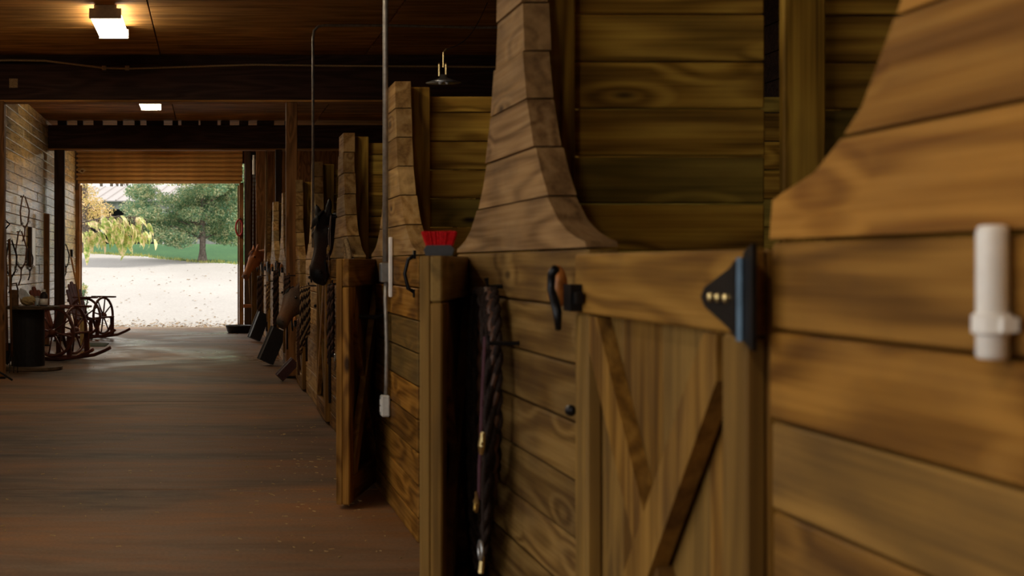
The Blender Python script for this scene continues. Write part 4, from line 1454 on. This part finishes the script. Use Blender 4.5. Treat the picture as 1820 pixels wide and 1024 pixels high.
# grass tufts along the edge
mb = MB()
for i in range(1500):
    x = random.uniform(-6, 5)
    d = edge_d(x) + random.gauss(0.1, 0.25)
    z = gz(x, d)
    h = random.uniform(0.04, 0.13)
    a = random.uniform(0, PI)
    mb.add([(x - 0.02 * math.cos(a), d - 0.02 * math.sin(a), z - 0.02), (x + 0.02 * math.cos(a), d + 0.02 * math.sin(a), z - 0.02), (x + random.uniform(-.05, .05), d, z + h)], [(0, 1, 2)])
tag(mb.build('grass_tufts', M['leaf_pale']), 'ragged grass tufts where lawn meets gravel', 'grass', kind='stuff')


def foliage(name, mat, parent, clusters, nper, size):
    vs, fs = [], []
    for (c, r) in clusters:
        for i in range(nper):
            a, b = random.uniform(0, 2 * PI), math.acos(random.uniform(-1, 1))
            q = random.random() ** 0.45
            p = Vector((c[0] + r[0] * q * math.sin(b) * math.cos(a), c[1] + r[1] * q * math.sin(b) * math.sin(a), c[2] + r[2] * q * math.cos(b)))
            s = size * random.uniform(0.6, 1.3)
            u = Vector((random.gauss(0, 1), random.gauss(0, 1), random.gauss(0, 1))).normalized()
            v = u.orthogonal().normalized()
            n0 = len(vs)
            vs += [p + u * s, p + v * s * 0.5, p - u * s, p - v * s * 0.5]
            fs.append((n0, n0 + 1, n0 + 2, n0 + 3))
    me = bpy.data.meshes.new(name)
    me.from_pydata([tuple(v) for v in vs], [], fs)
    me.materials.append(mat)
    return tag(link(name, me, parent), kind='stuff')


def tree(px, py, d, lab, h, r, mat, clusters, nper, leaf, trunk_top=None, name='tree'):
    p = P(px, py, d)
    z0 = gz(p.x, d)
    o = thing(name, lab, 'tree', (p.x, d, z0), 0, 'trees beyond the gravel drive')
    tt = trunk_top or h * 0.8
    MB().tube([(0, 0, -0.1), (0, 0, 0.05), (0, 0, 0.4), (0.02, 0, tt * 0.4), (-0.02, 0, tt * 0.7), (0, 0, tt)], [r * 2.6, r * 1.8, r * 1.15, r, r * 0.8, r * 0.3], 10).build('trunk', M['bark'], o, smooth=True)
    mb = MB()
    for c, rr in clusters[::3]:
        st = Vector((0, 0, max(0.8, min(tt * 0.9, c[2] - 0.3 * math.hypot(c[0], c[1])))))
        e = Vector(c)
        mb.tube([st, st.lerp(e, 0.5) + Vector((0, 0, 0.15)), e], [r * 0.4, r * 0.25, r * 0.08], 5)
    tag(mb.build('branches', M['bark'], o), kind='stuff')
    foliage('foliage', mat, o, clusters, nper, leaf)
    return o


def crown(n, cx, cz, rx, ry, rz, cr, zmin=-1e9):
    out = []
    while len(out) < n:
        u = Vector((random.uniform(-1, 1), random.uniform(-1, 1), random.uniform(-1, 1)))
        if u.length > 1:
            continue
        if u.length < 0.35 and random.random() < 0.6:
            continue
        z = cz + u.z * rz
        if z < zmin:
            continue
        out.append(((cx + u.x * rx, u.y * ry, z), (cr * random.uniform(0.7, 1.3), cr, cr * random.uniform(0.35, 0.6))))
    return out


S = 53.0 / F
cl = crown(120, 0.1, 5.2, 2.7, 2.4, 3.2, 0.75, 2.0)
for px, py in ((246, 345), (240, 372), (250, 388), (264, 400), (280, 408), (300, 418), (255, 372), (262, 350), (300, 360), (320, 425), (250, 340), (270, 385), (290, 395), (395, 400), (410, 415), (400, 385), (418, 390), (385, 420), (340, 415), (338, 372), (330, 360), (345, 385), (322, 380), (350, 362), (312, 395), (335, 398), (268, 412), (286, 424), (305, 428), (322, 432), (422, 350), (420, 370), (424, 410), (412, 345), (424, 332), (380, 340), (392, 352), (404, 362), (388, 372), (412, 380), (376, 358), (400, 335), (384, 388), (368, 345), (376, 405), (400, 425), (415, 428)):
    cl.append((((px - 360) * S, random.uniform(-0.8, 0.8), (468 - py) * S), (0.62, 0.6, 0.30)))
tree(360, 468, 53, 'broad green oak with grey trunk on the lawn beyond the gravel', 8.0, 0.105, M['leaf_green'], cl, 900, 0.047)
tree(150, 440, 58, 'yellow and orange leaved tree at the left of the doorway view', 7.5, 0.12, M['leaf_yellow'],
     [(((px - 150) * 58 / F, random.uniform(-0.6, 0.6), (445 - py) * 58 / F), (0.42, 0.5, 0.26)) for px, py in
      ((140, 335), (150, 333), (160, 338), (150, 350), (165, 352), (176, 358), (170, 368), (182, 376), (160, 376), (145, 360), (190, 368), (172, 384), (152, 395), (135, 345), (185, 385), (140, 320), (155, 318))], 130, 0.05)
for i, (px, d, lab, hh) in enumerate(((408, 92, 'pale yellowish tree behind the right side of the oak', 9.0), (330, 104, 'pale tree in the far background behind the oak trunk', 8.0), (462, 84, 'pale tree beyond the lawn hidden by the right jamb', 10.0), (252, 118, 'tall thin far tree over the shed roof', 14.0))):
    tree(px, 436, d, lab, hh, 0.16, M['leaf_pale'], crown(46, 0, hh * 0.55, 3.0, 2.4, hh * 0.42, 0.9, 0.9), 170, 0.085)
for i, (px, d) in enumerate(((196, 108), (206, 112), (214, 107), (224, 116), (178, 112))):
    p = P(px, 400, d)
    o = thing('bare_tree', ['thin bare trunk against the sky, first from left over the shed roof', 'thin bare trunk against the sky, second in the row over the shed', 'thin bare trunk against the sky, middle one over the shed roof',
                            'thin bare trunk against the sky nearest the oak leaves', 'thin bare trunk behind the yellow tree'][i], 'tree', (p.x, d, gz(p.x, d)), 0, 'trees beyond the gravel drive')
    MB().tube([(0, 0, 0), (0.1, 0, 5), (0.0, 0, 12)], [0.16, 0.13, 0.05], 8).build('trunk', M['bark'], o)
    mb = MB()
    for k_ in range(7):
        z = random.uniform(5, 10.5)
        a = random.uniform(0, 2 * PI)
        mb.tube([(0.05, 0, z), (0.5 * math.cos(a), 0.5 * math.sin(a), z + 1.2)], [0.06, 0.02], 5)
    tag(mb.build('branches', M['bark'], o), kind='stuff')

# pole shed
d = 76.0
k = d / F
shd = thing('pole_shed', 'pale metal pole shed with open dark bays beyond the lawn', 'building', (-5.0, d, gz(0, d) - 0.02), R(-7))
zg = gz(0, d)
z_eave = P(0, 357, d).z - zg
z_open = P(0, 371, d).z - zg
zr = P(0, 330, d).z - zg + 0.25
mb = MB()
for i in range(60):
    x = -6.0 + i * 0.3
    mb.box((x, 0.05, (z_eave + z_open) / 2), (0.14, 0.10, z_eave - z_open)).box((x + 0.15, 0.08, (z_eave + z_open) / 2), (0.16, 0.06, z_eave - z_open))
tag(mb.build('fascia', M['shedwall'], shd), kind='stuff')
mb = MB()
RL = 6.0
an = math.atan2(zr - z_eave, RL)
for i in range(31):
    mb.box((-6.0 + i * 0.6, RL / 2 - 0.3, (zr + z_eave) / 2 + 0.06), (0.06, math.hypot(RL, zr - z_eave) + 0.3, 0.06), (an, 0, 0))
mb.box((3.0, RL / 2 - 0.3, (zr + z_eave) / 2), (18.4, math.hypot(RL, zr - z_eave) + 0.3, 0.06), (an, 0, 0))
mb.build('roof', M['roofmetal'], shd)
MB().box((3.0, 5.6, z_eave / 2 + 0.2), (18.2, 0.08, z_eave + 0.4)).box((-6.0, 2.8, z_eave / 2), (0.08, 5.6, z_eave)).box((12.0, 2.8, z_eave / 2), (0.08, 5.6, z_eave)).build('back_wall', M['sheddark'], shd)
for x in (-2.0, -0.85, 2.5):
    board('pole', shd, M['white'], (0.15, 0.15, z_open), (x, 0.1, z_open / 2), 0.01)
mb = MB()
for i in range(30):
    mb.box((2.6 + i * 0.3, 0.1, z_open / 2), (0.14, 0.1, z_open)).box((2.75 + i * 0.3, 0.12, z_open / 2), (0.16, 0.06, z_open))
tag(mb.build('front_wall', M['shedwall'], shd), kind='stuff')
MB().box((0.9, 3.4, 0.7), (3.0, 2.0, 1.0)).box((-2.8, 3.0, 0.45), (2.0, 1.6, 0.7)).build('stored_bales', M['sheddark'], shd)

# broad leaved branch near the doorway
bt_ = thing('leafy_tree', 'small tree reaching a leafy backlit branch across the left of the doorway', 'tree', (-4.3, 31.6, -0.02))
MB().tube([(0, 0, 0), (0.05, 0, 1.2), (0.1, 0, 2.6), (0.0, 0.1, 3.8)], [0.09, 0.07, 0.06, 0.02], 8).build('trunk', M['bark'], bt_, smooth=True)
org = Vector((-4.3, 31.6, -0.02))
bp = [P(px, py, 31.6) - org for px, py in ((60, 445), (100, 412), (140, 397), (170, 390), (200, 385), (230, 386), (262, 390))]
bp[0] = Vector((0.08, 0, 1.7))
MB().tube(bp, [0.03, 0.024, 0.018, 0.015, 0.012, 0.009, 0.005], 6).build('branch', M['bark'], bt_, smooth=True)


def leaf_mesh(L, W, droop):
    mb = MB()
    n = 6
    vs, fs = [], []
    for i in range(n + 1):
        t = i / n
        w_ = W * math.sin(PI * min(1, t * 0.92 + 0.05)) ** 0.8 * (1 - 0.35 * t) * (1.0 if i % 2 else 0.86)
        x = L * t
        z = -droop * L * t * t
        vs += [(x, -w_, z + w_ * 0.25), (x, 0, z - 0.0), (x, w_, z + w_ * 0.25)]
    for i in range(n):
        a = i * 3
        fs += [(a, a + 1, a + 4, a + 3), (a + 1, a + 2, a + 5, a + 4)]
    return mb.add(vs, fs).mesh('leaf', M['leaf_big'], True)


lms = [leaf_mesh(0.30, 0.075, 0.5), leaf_mesh(0.24, 0.07, 0.3), leaf_mesh(0.36, 0.08, 0.6)]
twigs = MB()
for i in range(130):
    t = random.random() ** 0.8 * (len(bp) - 2) + 0.9
    j = min(len(bp) - 2, int(t))
    b0 = bp[j].lerp(bp[j + 1], t - j)
    dr_ = Vector((random.uniform(-0.12, 0.22), random.uniform(-0.3, 0.3), random.uniform(-0.42, 0.04)))
    if i % 4 == 0:
        dr_.z -= 0.1
    e = b0 + dr_
    twigs.tube([b0, b0.lerp(e, 0.5) + Vector((0, 0, 0.02)), e], [0.006, 0.004, 0.003], 4)
    lo = link('leaf', random.choice(lms), bt_, e, (random.uniform(-0.9, 0.9), random.uniform(0.35, 1.35), random.uniform(-1.3, 1.6)))
    sc_ = random.uniform(0.7, 1.25)
    lo.scale = (sc_, sc_, sc_)
tag(twigs.build('twigs', M['bark'], bt_), kind='stuff')
sg = thing('leaf_sprig', 'small green and red sprig hanging at the top of the doorway', 'sprig', P(313, 322, 30.19))
MB().tube([(0, 0, 0.45), (0, 0, 0.2), (0.02, 0, 0.05)], 0.006, 5).build('stem', M['bark'], sg)
for i in range(9):
    lo = link('leaf', lms[1], sg, (random.uniform(-.04, .05), 0, random.uniform(0, 0.12)), (random.uniform(-.6, .6), random.uniform(0.7, 1.4), random.uniform(0, 6.2)))
    lo.scale = (0.5, 0.5, 0.5)
# weeds and shrub by the left jamb outside
shb = thing('shrub', 'low grey green shrub outside the left jamb of the doorway', 'shrub', (P(148, 0, 31.4).x, 31.4, -0.03))
MB().tube([(0, 0, 0), (0.02, 0, 0.4), (0, 0, 0.9)], [0.02, 0.015, 0.005], 5).build('stem', M['bark'], shb)
foliage('foliage', M['leaf_green'], shb, [((0, 0, 0.35), (0.14, 0.14, 0.3)), ((0.0, 0, 0.75), (0.11, 0.12, 0.2))], 170, 0.03)
lv = foliage('weed_leaves', M['leaf_big'], shb, [((0.06, -0.2, 0.85 - 0.0), (0.10, 0.08, 0.06))], 40, 0.03)
lv.location = (0, 0, 0)
MB().tube([(0.01, 0, 0.6), (0.06, -0.2, 0.85)], [0.008, 0.004], 5).build('twig', M['bark'], shb)
